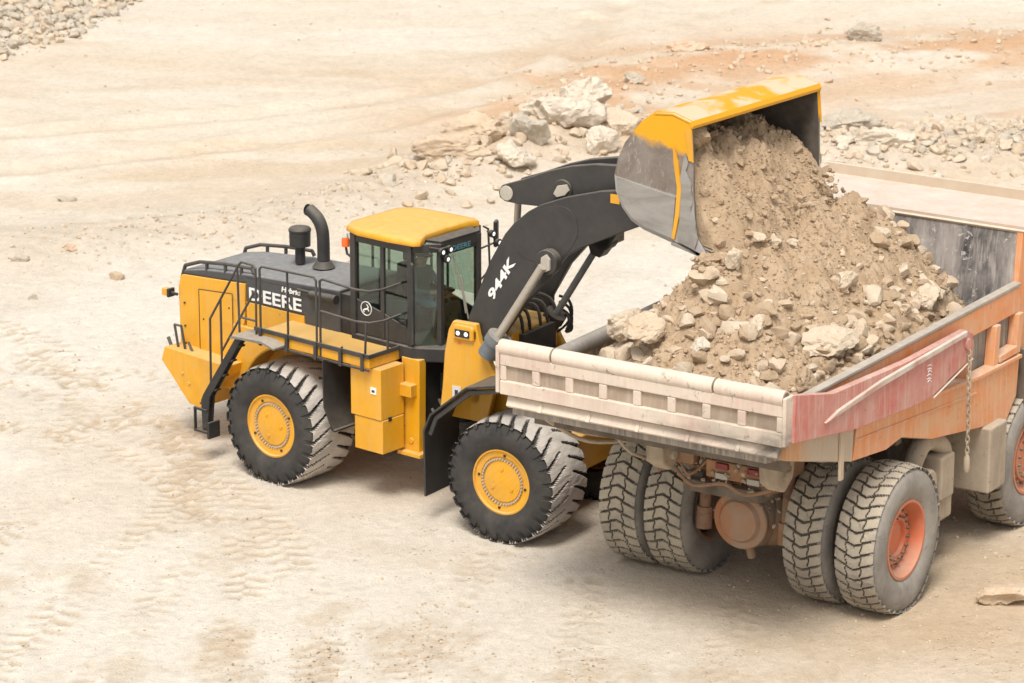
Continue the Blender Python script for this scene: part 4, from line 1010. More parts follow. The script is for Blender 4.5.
b.lathe([(.43, -.60), (.45, -.58), (.45, -.52), (.43, -.50)], (-.12, 2.40, RT + .06), 'x', 28)
axle = T_(b, 'rear_axle', 'diff')
r = np.random.default_rng(71); VV, FF_, k0 = [], [], 0
for k in range(150):
    v, f = BASES1[r.integers(14)]; q = r.random()
    c = (-.55 + r.normal(0, .12), 2.4 + r.normal(0, .7), RT + .35 + r.normal(0, .16)) if q < .5 else (-1.45 + r.normal(0, .12), 2.3 + r.normal(0, .55), 2.2 + r.normal(0, .14))
    VV.append(v @ rand_rot(r) * (.02 + .06 * r.random() ** 2) + np.array(c)); FF_.append(f + k0); k0 += len(v)
link('caked_mud', np_mesh('caked_mud', np.concatenate(VV), np.concatenate(FF_), ['beige'], None, 30), axle, FT)['kind'] = 'stuff'
b = MB()
for k in range(5): b.tube(catmull([(-1.3, 1.5 + .3 * k, 2.3), (-1.2, 1.6 + .25 * k, 1.9 - .08 * (k % 3)), (-.8, 1.7 + .25 * k, 1.75), (-.4, 1.9 + .2 * k, 1.6)], 4), .022, 6)
b.obox((-1.1, 1.75, 1.95), (.3, .22, .3)); b.obox((-1.0, 2.85, 1.9), (.3, .3, .25)); b.cyl((-1.3, 2.0, 2.1), (-1.3, 2.4, 2.1), .1, n=12)
T_(b, 'brake_lines', 'rusty', bevel=.01)
for y in (1.62, 3.0):
    b = MB(); b.cyl((-.72, y, 1.0), (-.62, y, 2.15), .09, n=18); b.cyl((-.73, y, .92), (-.70, y, 1.25), .125, n=18); b.box(-.86, -.5, y - .16, y + .16, 2.0, 2.25)
    T_(b, 'suspension_strut', 'rusty', bevel=.01)
b = MB(); b.box(-1.58, -1.48, 1.45, 2.50, 2.06, 2.32); b.tube([(-1.6, 1.1, 2.42), (-1.62, 2.3, 2.46), (-1.6, 3.5, 2.40)], .045, 8); b.tube(catmull([(-1.6, 1.4, 2.05), (-1.66, 1.8, 1.92), (-1.6, 2.2, 2.0), (-1.62, 2.7, 1.9), (-1.5, 3.1, 2.1)], 4), .03, 6); b.tube(catmull([(-1.5, 2.5, 2.3), (-1.62, 2.75, 2.05), (-1.55, 3.0, 2.2), (-1.6, 3.3, 2.0)], 4), .025, 6); b.obox((-1.5, 2.85, 2.28), (.2, .3, .16)); T_(b, 'rear_bumper', 'rusty', bevel=.02)
for k, y in enumerate((2.22, 1.70)):
    b = MB(); b.box(-1.63, -1.58, y - .10, y + .10, 2.22, 2.31, 0); b.box(-1.63, -1.58, y - .10, y + .10, 2.07, 2.16, 1); T_(b, 'tail_light', ['redlens', 'whitelens'], bevel=.008)
for y in (1.28, 3.15):
    b = MB(); b.prism([(-2.0, 2.62), (-1.65, 2.72), (-1.4, 2.55), (-1.45, 2.25), (-1.7, 2.08), (-1.95, 2.25)], y - .15, y + .15); b.cyl((-1.7, y - .22, 2.35), (-1.7, y + .22, 2.35), .09, n=14)
    T_(b, 'body_hinge', 'beige', bevel=.04)
for y in (1.9, 2.9):
    b = MB(); b.cyl((-.3, y, 1.7), (1.4, y, 2.3), .13, n=14); T_(b, 'hoist_cylinder', 'beige')
b = MB()
b.tube(catmull([(1.25, .55, .95), (1.15, .6, 1.5), (1.5, .55, 2.05), (2.05, .5, 1.85), (2.2, .55, 1.2)], 5), .15, 12)
b.box(1.3, 2.2, .35, .9, .75, 1.15); b.box(1.7, 2.15, .3, .8, 1.1, 1.8); b.cyl((1.35, .3, 1.5), (1.35, .9, 1.5), .22, n=18)
T_(b, 'air_tank_cluster', 'beige', bevel=.05)
b = MB(); b.box(2.82, 3.42, .05, .85, .95, 2.0); b.cyl((3.1, .3, 1.99), (3.1, .3, 2.07), .08, n=12); T_(b, 'fuel_tank', 'beige', bevel=.10, seg=4)
b = MB()
for z in (2.3, 2.42): b.tube(catmull([(-3.2, 4.3, 3.1), (-2.4, 4.0, 2.55 + z - 2.3), (-1.5, 3.4, 2.45), (-.6, 3.2, 2.2)], 6), .03, 6)
b.tube(catmull([(-2.6, 3.6, 3.0), (-2.3, 3.4, 2.5), (-1.7, 3.4, 2.2)], 6), .025, 6)
T_(b, 'air_hose', 'beige')
# ---- body
LOW = [(-3.45, 3.20), (-1.5, 2.63), (-.4, 2.52), (.08, 2.57), (1.07, 2.27), (3.68, 1.84), (4.05, 2.15)]
body = sub('tipper_body', truck, FT @ pt((.5, 2.5, 2.8)))
b = MB(); b.prism([(-3.56, 3.30), (3.8, 2.08), (3.8, 1.96), (-3.56, 3.18)], .45, 4.56); T_(b, 'floor', 'bedwall', body)
for k in range(6):
    x = -3.0 + 1.15 * k; z = 3.2 - (x + 3.56) * .166
    if k == 0: b = MB()
    b.box(x, x + .18, .46, 4.55, z - .22, z - .06)
T_(b, 'floor_rib', 'frame', body, bevel=.01)
for y in (.37, 4.56):
    b = MB(); b.prism(LOW + [(4.2, 3.74 if y > 1 else 3.89), (-3.5, 3.74 if y > 1 else 3.89)], y, y + .07); T_(b, 'side_wall', 'bedwall', body)
b = MB(); b.box(-3.42, 4.12, .27, .365, 3.50, 3.90); T_(b, 'top_rail', 'orange', body, bevel=.012)
b = MB(); b.prism([(-3.40, 3.90), (4.16, 3.90), (4.16, 3.965), (-3.40, 3.965)], .255, .40); T_(b, 'rail_cap', 'rail_dust', body, bevel=.02, seg=3)
b = MB(); b.tube([(-3.5, 4.62, 3.70), (4.15, 4.62, 3.70)], .125, 14); T_(b, 'rail_cap', 'rail_bed', body)
b = MB(); b.prism([(-1.45, 2.67), (-.42, 2.55), (.08, 2.60), (1.07, 2.30), (3.66, 1.87), (4.0, 2.2), (4.06, 2.80), (2.55, 2.84), (-1.36, 3.14)], .19, .366)
b.prism([(-1.36, 3.14), (2.55, 2.84), (4.06, 2.80), (4.06, 2.86), (2.55, 2.90), (-1.36, 3.20)], .14, .366)
b.prism([(-1.38, 2.98), (2.55, 2.64), (2.55, 2.60), (-1.38, 2.94)], .172, .20)
T_(b, 'side_beam', 'orange', body, bevel=.012)
b = MB(); b.prism([(-3.42, 3.22), (-1.46, 2.66), (-1.40, 3.46), (-3.42, 3.52)], .20, .366); b.box(-1.9, -1.8, .15, .2, 2.5, 3.4); T_(b, 'rear_side_plate', 'side_dust', body, bevel=.015)
for x in (2.2, 3.15, 3.95):
    b = MB(); b.prism([(x, 2.87), (x + .16, 2.87), (x + .22, 3.495), (x + .06, 3.495)], .20, .366); T_(b, 'side_post', 'orange', body, bevel=.01)
b = MB(); b.prism([(3.32, 2.9), (3.94, 2.9), (3.94, 3.02), (3.32, 3.0)], .17, .36); T_(b, 'side_bracket', 'orange', body, bevel=.01)
b = MB()
b.sheet([(3.8, 2.05), (4.12, 3.7), (4.26, 4.72)], .40, 4.60, -.05)
T_(b, 'headwall', 'headwall', body)
for k in range(5):
    y = .5 + .98 * k; b = MB(); b.prism([(3.95, 2.2), (4.25, 2.2), (4.5, 4.70), (4.33, 4.70)], y, y + .12); T_(b, 'headwall_rib', 'orange', body, bevel=.01)
for y in (.30, 4.60):
    b = MB(); b.prism([(4.06, 2.1), (4.30, 2.1), (4.56, 4.74), (4.24, 4.74), (4.12, 3.7)], y, y + .10); T_(b, 'corner_post', 'orange', body, bevel=.012)
b = MB(); b.prism([(4.14, 1.7), (4.22, 1.7), (4.30, 2.9), (4.18, 2.9)], .05, .30); T_(b, 'front_strut', 'frame', body, bevel=.01)
b = MB(); b.sheet([(4.25, 4.76), (5.2, 4.70), (6.2, 4.64)], .28, 4.70, .05); T_(b, 'canopy', 'canopy', body)
b = MB(); b.box(6.19, 6.25, .26, 4.72, 4.60, 4.86); b.sheet([(4.22, 4.745), (4.30, 4.80)], .28, 4.70, -.05); T_(b, 'canopy_lip', 'lip', body, bevel=.01)
for y in (.26, 4.68):
    b = MB(); b.prism([(4.3, 4.55), (6.2, 4.5), (6.2, 4.82), (4.3, 4.80)], y, y + .04); T_(b, 'canopy_side', 'lip', body, bevel=.006)
# ---- tailgate
tail = sub('tailgate', truck, FT @ pt((-3.6, 2.45, 3.5)))
b = MB(); b.box(-3.665, -3.53, .12, 4.68, 3.50, 4.12, 1)
b.box(-3.72, -3.60, .12, 4.68, 3.50, 3.71); b.box(-3.715, -3.60, .12, 4.68, 3.93, 4.10)
edges = [.12, .30, .82, .94, 1.44, 1.56, 2.08, 2.20, 2.72, 2.84, 3.36, 3.48, 3.98, 4.10, 4.56, 4.76]
W8 = [(.12, .22)] + [(.21 + .553 * k - .065, .21 + .553 * k + .065) for k in range(1, 8)] + [(4.58, 4.68)]
for y0, y1 in W8: b.box(-3.71, -3.60, y0, y1, 3.71, 3.93)
b.box(-3.74, -3.5, .06, .118, 3.52, 4.22); b.box(-3.74, -3.5, 4.682, 4.74, 3.52, 4.22)
T_(b, 'panel', ['cream', 'pocket'], tail, bevel=.018)
b = MB()
for y0, y1 in ((.12, 1.185), (1.22, 3.80), (3.835, 4.70)): b.cyl((-3.63, y0, 4.18), (-3.63, y1, 4.18), .115, n=20)
b.cyl((-3.63, .12, 4.18), (-3.63, 4.70, 4.18), .09, n=16, m=1)
T_(b, 'top_pipe', ['cream', 'frame'], tail)
b = MB(); b.prism([(-3.62, 3.47), (-3.68, 3.33), (-3.62, 3.29), (-3.50, 3.44)], .22, 4.60)
for k in range(5): b.prism([(-3.63, 3.46), (-3.71, 3.33), (-3.67, 3.31), (-3.60, 3.42)], .8 + .80 * k, .86 + .80 * k)
T_(b, 'chute_lip', 'cream', tail, bevel=.01)
for y0, y1 in ((.03, .15), (4.72, 4.84)):
    b = MB(); b.prism([(-3.56, 3.54), (-1.7, 3.24), (.25, 3.08), (.75, 3.09), (2.02, 3.36), (2.04, 3.70), (1.80, 3.82), (-.1, 3.83), (-2.4, 3.95), (-3.52, 4.22)] if y0 < 1 else [(-3.56, 3.54), (-3.2, 3.52), (2.02, 3.30), (2.02, 3.55), (-3.0, 3.62), (-3.52, 3.9)], y0, y1)
    b.cyl((1.82, y0 - .04, 3.60 if y0 < 1 else 3.44), (1.82, y1 + .12, 3.60 if y0 < 1 else 3.44), .09, n=16)
    arm = T_(b, 'tailgate_arm', 'red', tail, bevel=.012)
    if y0 > 1: continue
    b = MB(); b.prism([(-2.7, 3.60), (-1.0, 3.69), (1.72, 3.75), (1.74, 3.83), (-1.0, 3.785), (-2.3, 3.69)], y0 - .05, y0 + .01); T_(b, 'flange', 'flange', arm, bevel=.015)
    b = MB(); b.tube([(.72, .015, 3.06), (2.0, .015, 3.33)], .014, 6); T_(b, 'rope', 'canopy', arm)
b = MB(); r = random.Random(4)
for k in range(6):
    z = 3.60 - .05 * k; b.tube([(.50 + .03 * r.random(), .026, z), (.57, .026, z + .03 * r.random()), (.62 + .03 * r.random(), .026, z - .02)], .008, 5)
T_(b, 'chalk_mark', 'white', [o for o in tail.children if o.name.startswith('tailgate_arm')][0])
def chain(x, y, z0, z1):
    b = MB(); k = int((z0 - z1) / .085)
    for i in range(k):
        z = z0 - .085 * i; pts_ = []
        for a in np.linspace(0, 2 * PI, 11):
            u, v = .028 * math.cos(a), .058 * math.sin(a); pts_.append((x + (u if i % 2 else 0) + .06 * math.sin(i * .08), y + (0 if i % 2 else u), z + v))
        b.tube(pts_, .012, 5)
    b.lathe([(.02, .12), (.045, .06), (.05, -.1), (.03, -.16)], (x + .06 * math.sin(k * .08), y, z1), 'z', 10)
    return b
T_(chain(1.84, .0, 3.46, 1.75), 'tailgate_chain', 'beige', tail)
T_(chain(1.84, 4.9, 3.46, 1.75), 'tailgate_chain', 'beige', tail)
# ---- front end, mostly out of the picture
b = MB(); b.box(4.7, 6.4, 2.9, 4.5, 2.2, 3.3); b.box(4.7, 6.4, 2.9, 4.5, 4.15, 4.4)
for x in (4.75, 6.3):
    for y in (2.95, 4.4): b.box(x - .05, x + .05, y - .05, y + .05, 3.3, 4.15)
cb = T_(b, 'driver_cab', 'orange', bevel=.03)
b = MB(); b.box(4.74, 6.36, 2.93, 2.945, 3.3, 4.15); b.box(4.74, 6.36, 4.44, 4.455, 3.3, 4.15); b.box(6.34, 6.355, 2.95, 4.4, 3.3, 4.15); b.box(4.71, 4.725, 2.95, 4.4, 3.3, 4.15); T_(b, 'window', 'glass', cb, smooth=0)
b = MB(); b.box(5.2, 7.0, .9, 2.85, 1.5, 3.1); b.box(4.5, 7.1, .2, 4.5, 2.05, 2.2); b.box(6.9, 7.25, .3, 4.4, .8, 1.5); T_(b, 'engine_bonnet', 'orange', bevel=.04)
b = MB(); b.box(7.0, 7.05, 1.1, 2.65, 1.6, 2.9); T_(b, 'radiator_grille', 'frame')
for y in (.7, 4.0): b = MB(); b.cyl((7.25, y, 1.15), (7.29, y, 1.15), .14, n=18); T_(b, 'headlight', 'lens')

# ================================================================== THE LOAD
def heap_z(x, y, fine=True):
    d, _, _ = seg_dist(x, y, [(-.75, 2.62), (2.50, 2.32)])
    h = 5.22 + .07 * np.clip(x, 0, 2.5) - (.84 + .42 * sstep(x, .9, 2.6)) * (np.sqrt(d * d + .16) - .40) - .30 * np.clip(y - 2.8, 0, 9)
    h = h + (fbm(x * .9 + 5, y * .9, 3, 91) - .5) * .38
    if fine:
        h = h + (fbm(x * 2.6, y * 2.6, 5, 93, .58) - .5) * .50 - np.abs(fbm(x * 5.5, y * 5.5, 4, 95, .6) - .5) * .34
    fl = 3.32 - (x + 3.56) * .166
    return np.maximum(h, fl + .02)
def grid_mesh(name, X, Y, Z, mat, F):
    ny, nx = X.shape; i = np.arange((ny - 1) * (nx - 1)); a = (i // (nx - 1)) * nx + i % (nx - 1)
    return np_mesh(name, np.stack([X, Y, Z], -1).reshape(-1, 3), np.stack([a, a + 1, a + 1 + nx, a + nx], -1), [mat], None, 60)
X, Y = np.meshgrid(np.arange(-3.52, 4.14, .03), np.arange(.45, 4.56, .03)); X = np.minimum(X, 3.82 + .19 * np.clip(heap_z(X, Y, False) - 2.1, 0, 2.2))
o = link('load_of_dirt', grid_mesh('load_of_dirt', X, Y, heap_z(X, Y), 'dirt', FT), None, FT); tag(o, 'brown heap of crushed earth filling the truck body', 'dirt', kind='stuff')
# earth sliding out of the bucket: a solid in the loader's front frame
PX = np.array([2.2, 2.7, 3.0, 3.3, 3.55, 3.75, 3.95, 4.15, 4.4, 4.75]); PZ = np.array([6.50, 6.56, 6.46, 6.26, 6.00, 5.74, 5.46, 5.18, 4.85, 4.3])
def pour_z(x, y, fine=True):
    z = np.interp(x, PX, PZ)
    out = sstep(x, 3.3, 4.2)
    z = z - out * (.75 * np.clip((.75 - y) / .75, 0, 1.2) ** 2 + .5 * np.clip((y - 3.2) / .5, 0, 1) ** 2) - .14 * np.clip((y - 2.4) / 1., 0, 1) - .12 * np.clip((.7 - y) / .7, 0, 1)
    z = z + (fbm(x * 1.2, y * 1.2, 3, 71) - .5) * .42
    if fine: z = z + (fbm(x * 2.4, y * 2.8, 5, 73, .58) - .5) * .56 - np.abs(fbm(x * 5, y * 5.5, 4, 75, .6) - .5) * .36
    return np.minimum(z, 7.0 - .1 * (x < 3.3))
def pour():
    xs = np.arange(2.25, 4.72, .028); ys = np.linspace(.02, 3.50, 124)
    X, Y = np.meshgrid(xs, ys); nar = sstep(X, 3.6, 4.4) * .04
    Y = 1.75 + (Y - 1.75) * (1 - nar); Zt = pour_z(X, Y)
    fl = np.where(X < 3.72, 5.46 - (X - 2.6) * .20 + np.clip(2.65 - X, 0, 1) * 1.5, -9)
    Zb = np.minimum(np.maximum(Zt - np.where(X < 3.72, 5, .75), fl), Zt - .02)
    ny, nx = X.shape; V = np.concatenate([np.stack([X, Y, Zt], -1).reshape(-1, 3), np.stack([X, Y, Zb], -1).reshape(-1, 3)])
    i = np.arange((ny - 1) * (nx - 1)); a = (i // (nx - 1)) * nx + i % (nx - 1); q = nx * ny
    Fs = [np.stack([a, a + 1, a + 1 + nx, a + nx], -1), np.stack([a + q + nx, a + q + nx + 1, a + q + 1, a + q], -1)]
    for k in (np.arange(nx - 1), (ny - 1) * nx + np.arange(nx - 1)): Fs.append(np.stack([k, k + q, k + q + 1, k + 1], -1))
    for k in (np.arange(ny - 1) * nx, np.arange(ny - 1) * nx + nx - 1): Fs.append(np.stack([k, k + nx, k + nx + q, k + q], -1))
    o = link('pouring_dirt', np_mesh('pouring_dirt', V, np.concatenate(Fs), ['dirt'], None, 60), None, FF)
    tag(o, 'brown earth sliding out of the raised bucket onto the truck load', 'dirt', kind='stuff')
pour()
def pts_on(fn, x0, x1, y0, y1, n, smin, smax, seed, pw=2.6, accept=None):
    r = np.random.default_rng(seed); x = r.uniform(x0, x1, n * 3); y = r.uniform(y0, y1, n * 3)
    if accept is not None: k = accept(x, y, r); x, y = x[k], y[k]
    x, y = x[:n], y[:n]; s = smin + (smax - smin) * r.random(len(x)) ** pw
    return np.stack([x, y, fn(x, y), s], -1)
P1 = np.concatenate([pts_on(heap_z, -3.4, 3.9, .55, 4.45, 1500, .02, .10, 5, 3.5), pts_on(heap_z, -3.4, 3.9, .55, 4.45, 9000, .010, .035, 55, 2.)])
P2 = pts_on(heap_z, -3.4, 3.9, .55, 4.4, 640, .04, .22, 6, 2.4, lambda x, y, r: r.random(len(x)) < sstep(np.hypot((x - .9) / 1.6, (y - 2.6)), .9, 1.9))
P2 = np.concatenate([P2, pts_on(heap_z, -3.3, -1.2, 1.0, 4.4, 55, .12, .30, 66, 1.6), pts_on(heap_z, -1.5, 3.4, .6, 1.1, 60, .10, .24, 67, 1.8)])
o = scatter('foot_rubble', P2, ['pale', 'tan_rock', 'clod'], [2.4, 2, 4], FT, .38, 88); tag(o, 'pale broken stone round the foot of the heap in the truck body', 'rubble', kind='stuff')
o = scatter('loose_rubble', P1, ['clod', 'tan_rock', 'dirt'], [4, .8, 5], FT, .35, 8); tag(o, 'loose stones and clods over the heap in the truck body', 'rubble', kind='stuff')
P3 = pts_on(pour_z, 2.5, 4.6, .15, 3.35, 5200, .009, .034, 9, 2.)
P3 = np.concatenate([P3, pts_on(pour_z, 2.5, 4.6, .15, 3.35, 420, .03, .13, 19, 3.2)])
o = scatter('pouring_rubble', P3, ['clod', 'tan_rock', 'dirt'], [4, .35, 6], FF, .45, 10); tag(o, 'clods tumbling with the earth leaving the bucket', 'rubble', kind='stuff')
r = np.random.default_rng(44); n = 420
u = r.random(n); fx = 3.75 + .55 * u + r.normal(0, .10, n); fy = .3 + 3.3 * r.random(n) ** .6; fz = 5.75 - 1.0 * u + r.normal(0, .12, n)
zs = pour_z(fx, fy, False); k = fz > zs + .02
o = scatter('flying_clods', np.stack([fx, fy, np.minimum(fz, zs + .35), .014 + .07 * r.random(n) ** 3.5], -1)[k], ['clod', 'dirt'], [1, 1], FF, .5, 45); tag(o, 'clods flying off the face of the pouring earth', 'dirt', kind='stuff')
# dirt dribbling off the near corner of the cutting edge
r = np.random.default_rng(3); n = 4200
t = r.random(n); px = 3.74 + .30 * t + r.normal(0, .07, n); py = -.10 + r.normal(0, .20, n) * (.7 + .4 * t) + .10 * t; pz = 5.16 - 1.25 * t ** 1.3
o = scatter('falling_dirt', np.stack([px, py, pz, (.016 + .09 * r.random(n) ** 3)], -1), ['clod', 'dirt', 'pale'], [4, 4, .6], FF, .5, 12); tag(o, 'earth and grit falling from the near corner of the bucket edge', 'dirt', kind='stuff')
def lrock(x, y, s, seed, mat, label, up=0., **k):
    z = float(heap_z(np.array([x]), np.array([y]), False)[0]) + up; return rock_thing('rock', (x, y, z - .04), s, seed, mat, label, 'rock', 'big rocks on the truck load', F=FT, **k)
lrock(-2.75, 4.05, .44, 31, 'grey_rock', 'large rounded grey boulder in the rear corner of the truck body by the far rail', stretch=(1, .9, 1), up=.24)
lrock(-2.35, 3.1, .37, 32, 'tan_rock', 'broad tan boulder lying just behind the tailgate, beside the grey boulder', stretch=(1.1, .9, .9), up=.22)
lrock(-1.75, 3.75, .40, 33, 'pale', 'cracked pale boulder against the far rail of the truck body', up=.12)
lrock(-3.15, 4.38, .20, 34, 'pale', 'small pale angular rock between the grey boulder and the tailgate corner')
lrock(-2.3, 2.2, .20, 35, 'white_rock', 'whitish angular rock in the middle of the rubble behind the tailgate')
lrock(-2.9, .98, .34, 36, 'tan_rock', 'tan lump near the right end of the tailgate', stretch=(1.1, .8, .9))
lrock(-.85, .86, .42, 37, 'pale', 'long pale slab of rock on the heap above the red tailgate arm', stretch=(1.35, .8, .75), rot=-.5)
lrock(.55, 1.40, .27, 38, 'pale', 'pale rounded rock halfway down the heap facing the camera')
lrock(2.1, .85, .28, 39, 'pale', 'pale pointed rock near the front rail of the truck body')
lrock(1.12, .72, .18, 40, 'tan_rock', 'small tan rock beside the rail cap, one of two close together', rot=.4)
lrock(-1.75, .80, .24, 41, 'clod', 'brown lump of earth low on the heap by the near rail')
lrock(-1.6, 1.7, .24, 42, 'pale', 'squarish pale rock low in the middle of the heap')
def prock(x, y, s, seed, mat, label, up=0., **k):
    z = float(pour_z(np.array([x]), np.array([y]), False)[0]) + up; return rock_thing('rock', (x, y, z - .02), s, seed, mat, label, 'rock', 'big rocks on the truck load', F=FF, **k)
prock(3.02, .38, .38, 51, 'clod', 'big brown boulder inside the bucket at its near upper corner', sink=.45, up=.16)
prock(4.04, .60, .17, 52, 'pale', 'pale block in a row of three under the bucket, the nearest to the loader', stretch=(1.3, .8, .8), sink=.4)
prock(4.18, .98, .14, 53, 'pale', 'pale block in a row of three under the bucket, the middle one', sink=.4)
prock(4.22, 1.38, .17, 54, 'pale', 'pale block in a row of three under the bucket, the farthest from the loader', stretch=(1.3, .8, .7), sink=.4)
lrock(-.98, 2.42, .22, 155, 'pale', 'pale upright stone falling below the near corner of the bucket', stretch=(.85, .8, 1.25), up=.12)

# ================================================================== ROCKS ON THE GROUND
def along(poly, n, spread, smin, smax, seed, pw=3, t0=0., t1=1.):
    r = np.random.default_rng(seed); P = np.array(catmull(poly, 10)); L = np.r_[0, np.cumsum(np.hypot(*np.diff(P, axis=0).T))]
    u = (t0 + (t1 - t0) * r.random(n)) * L[-1]; x = np.interp(u, L, P[:, 0]) + r.normal(0, spread, n); y = np.interp(u, L, P[:, 1]) + r.normal(0, spread * 1.25, n)
    s = smin + (smax - smin) * r.random(n) ** pw
    return np.stack([x, y, ground_z(x, y, False), s], -1)
g1 = along(BERM, 1300, .8, .010, .08, 21, 4, .0, .36); g2 = along(BERM, 3200, .85, .012, .24, 22, 7, .34, 1.)
o = scatter('berm_rubble', np.concatenate([g1, g2]), ['white_rock', 'tan_rock', 'grey_rock', 'pale'], [1.6, 2.4, .6, 4], None, .3, 14); tag(o, 'broken pale stone strewn along the low berm behind the machines', 'rubble', kind='stuff')
g3 = along(REDB, 2200, 1.4, .012, .14, 23, 6)
o = scatter('reddish_rubble', g3, ['red_rock', 'tan_rock', 'pale'], [1.4, 2, 3], None, .3, 15); tag(o, 'reddish gravel strip across the quarry floor beyond the bucket', 'rubble', kind='stuff')
g4 = along(GREYB, 2400, .8, .012, .22, 24, 5)
o = scatter('grey_rubble', g4, ['grey_rock', 'pale', 'tan_rock'], [1.6, 3, 2], None, .3, 16); tag(o, 'grey broken rock beyond the truck canopy', 'rubble', kind='stuff')
r = np.random.default_rng(25); n = 2600
n = 15000; x = r.uniform(-20.5, -9.2, n); y = r.uniform(84.5, 101, n); d, _, sd = seg_dist(x, y, GRAVPILE); k = (sd < .35 + r.normal(0, .25, n)) & (sd > -6)
x, y = x[k], y[k]; s = .035 + .20 * r.random(len(x)) ** 3.2
o = scatter('stone_heap', np.stack([x, y, ground_z(x, y, False), s], -1), ['grey_rock', 'tan_rock', 'pale'], [3, 1.2, 1.6], None, .2, 17); tag(o, 'heap of grey quarry stone in the far corner of the floor', 'rubble', kind='stuff')
r = np.random.default_rng(26)
def spread(n, x0, x1, y0, y1, smin, smax, seed, pw=3):
    r = np.random.default_rng(seed); x = r.uniform(x0, x1, n); y = r.uniform(y0, y1, n); return np.stack([x, y, ground_z(x, y, False), smin + (smax - smin) * r.random(n) ** pw], -1)
def patch(n, cx, cy, rx, ry, smin, smax, seed):
    r = np.random.default_rng(seed); x = cx + r.normal(0, rx, n); y = cy + r.normal(0, ry, n); return np.stack([x, y, ground_z(x, y, False), smin + (smax - smin) * r.random(n) ** 3], -1)
gg = [spread(2200, -9, 9, 44.5, 62, .006, .040, 27, 4), patch(500, -1.35, 47.5, .7, .9, .008, .04, 28), patch(420, -3.0, 46.7, .6, .7, .008, .035, 29), patch(300, .9, 46.3, .8, .5, .008, .04, 30),
      patch(260, 4.2, 48.2, 1., .7, .008, .04, 31), patch(200, 6.6, 47., 1., .6, .008, .04, 33), spread(380, -14, 14, 60, 95, .02, .08, 32, 4), patch(260, 7.5, 51, 1., 1.2, .01, .05, 34)]
o = scatter('gravel', np.concatenate(gg), ['pale', 'tan_rock', 'grey_rock'], [3, 2, 1.2], None, .3, 18); tag(o, 'small stones scattered over the dusty quarry floor', 'gravel', kind='stuff')
def grock(x, y, s, seed, mat, label, **k):
    return rock_thing('boulder' if s > .35 else 'rock', (x, y, gz(x, y) - .03), s, seed, mat, label, 'boulder' if s > .35 else 'rock', 'rocks on the quarry floor', **k)
grock(-.55, 76.3, .85, 61, 'tan_rock', 'large flat-topped tan boulder behind the loader cab roof', stretch=(1.15, .8, .8), sink=.34)
grock(.42, 76.0, .55, 62, 'grey_rock', 'upright grey-tan boulder right of the flat-topped boulder', stretch=(.9, .8, 1.2), sink=.34)
grock(-1.3, 75.2, .60, 63, 'tan_rock', 'low wide tan boulder in front of the flat-topped boulder', stretch=(1.4, .8, .7), sink=.36)
grock(.05, 74.9, .48, 64, 'white_rock', 'white rounded boulder low at the foot of the upright boulder', sink=.36)
grock(1.1, 77.5, .88, 65, 'white_rock', 'biggest white boulder at the top of the rock pile above the lift arms', stretch=(1.1, .9, .95), sink=.36)
grock(1.65, 78.0, .66, 66, 'white_rock', 'white crumbling boulder crowning the back of the pile', stretch=(.9, .8, 1.1), sink=.34)
grock(1.95, 76.3, .52, 67, 'white_rock', 'broken white boulder close behind the bell crank', sink=.36)
grock(2.45, 77.6, .48, 68, 'pale', 'pale boulder beside the bucket, last of the pile', sink=.36)
grock(-1.78, 76.6, .30, 69, 'tan_rock', 'small tan rock alone left of the rock pile', stretch=(1.4, .8, .8))
grock(7.55, 77.7, .62, 70, 'grey_rock', 'grey slab of rock just right of the bucket', stretch=(1.2, .8, .8), sink=.3)
grock(8.15, 76.4, .52, 71, 'white_rock', 'pale wedge of rock above the truck canopy edge', stretch=(1.4, .8, .6), sink=.3)
grock(2.85, 83.2, .30, 72, 'grey_rock', 'grey rock on the reddish gravel strip', stretch=(1.2, .8, .9))
grock(4.35, 86.9, .38, 73, 'red_rock', 'reddish brown rock topping the gravel strip', stretch=(1.5, .8, .7))
grock(8.9, 88.3, .40, 74, 'grey_rock', 'dark rock far off at the top of the gravel strip', stretch=(1.2, .8, .9))
grock(-9.45, 73.2, .17, 75, 'grey_rock', 'small grey stone on the bare slope left of the loader', stretch=(1.4, .8, .8))
grock(-8.75, 68.2, .16, 76, 'red_rock', 'small reddish stone on the bare floor left of the loader')
grock(-9.7, 67.5, .16, 77, 'grey_rock', 'small dark stone at the left border of the floor', stretch=(1.4, .8, .8))
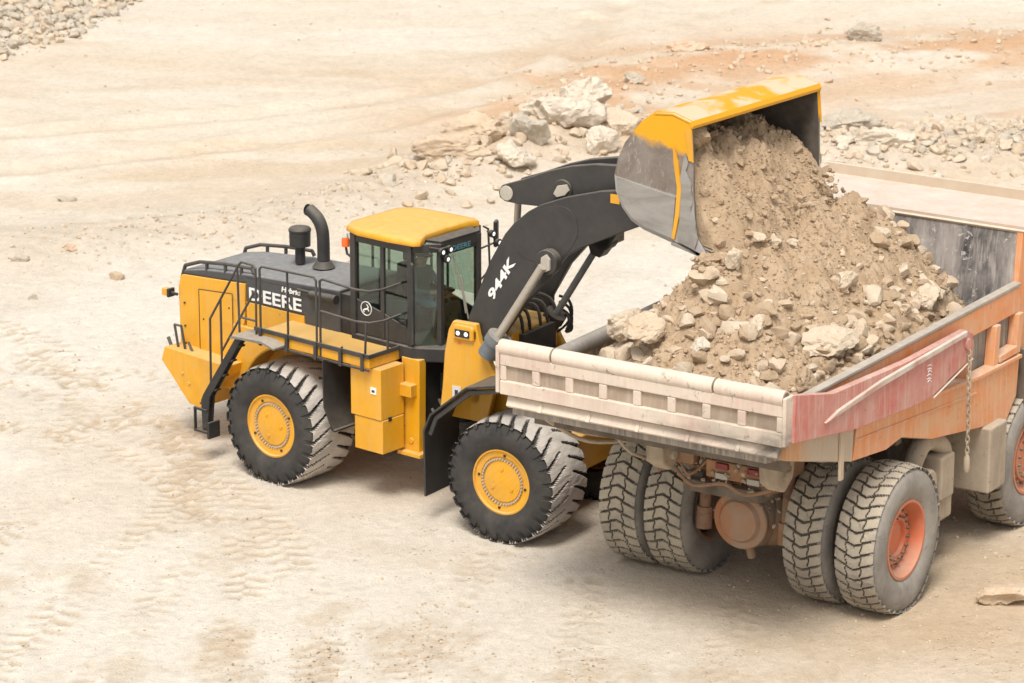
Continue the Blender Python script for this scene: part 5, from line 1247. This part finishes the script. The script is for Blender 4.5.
grock(-7.7, 66.7, .16, 78, 'tan_rock', 'small tan stone on the bare floor nearest the loader tail')
grock(-9.15, 65.3, .11, 79, 'grey_rock', 'tiny grey stone lowest of the loose stones left of the loader')
grock(7.32, 49.15, .42, 80, 'tan_rock', 'flat tan rock on the ground right of the truck wheel', stretch=(1.3, .9, .75), sink=.2, rot=.3)

# ================================================================== LIGHT, SKY, CAMERA
SUN_AZ, SUN_EL = math.radians(192), math.radians(60)      # azimuth clockwise from +Y: behind and left of the camera
w = bpy.data.worlds.new('World'); SC.world = w; w.use_nodes = True
nt = w.node_tree; bg = nt.nodes['Background']
sky = nt.nodes.new('ShaderNodeTexSky'); sky.sky_type = 'NISHITA'; sky.sun_disc = False
sky.sun_elevation = SUN_EL; sky.sun_rotation = SUN_AZ; sky.dust_density = 4.0; sky.air_density = 1.0
hs = nt.nodes.new('ShaderNodeHueSaturation'); hs.inputs['Saturation'].default_value = .06
nt.links.new(sky.outputs[0], hs.inputs['Color']); nt.links.new(hs.outputs[0], bg.inputs[0]); bg.inputs[1].default_value = .125
sl = bpy.data.lights.new('sun', 'SUN'); sl.energy = 2.3; sl.angle = math.radians(20); sl.color = (1, .945, .87)
so = bpy.data.objects.new('sun', sl); COL.objects.link(so)
d = Vector((math.sin(SUN_AZ) * math.cos(SUN_EL), math.cos(SUN_AZ) * math.cos(SUN_EL), math.sin(SUN_EL)))
so.rotation_euler = (-d).to_track_quat('-Z', 'Y').to_euler()
cd = bpy.data.cameras.new('camera'); cd.sensor_width = 36; cd.lens = 3556.88 / 1024 * 36; cd.clip_start = .5; cd.clip_end = 8000
co = bpy.data.objects.new('camera', cd); COL.objects.link(co)
co.location = (0, 0, 18.668); co.rotation_euler = (PI / 2 - .28989, 0, 0); SC.camera = co
cd.dof.use_dof = True; cd.dof.focus_distance = 52.; cd.dof.aperture_fstop = 2.4
SC.view_settings.view_transform = 'Standard'; SC.view_settings.look = 'None'; SC.view_settings.gamma = 1; SC.view_settings.use_curve_mapping = False
SC.view_settings.exposure = .31
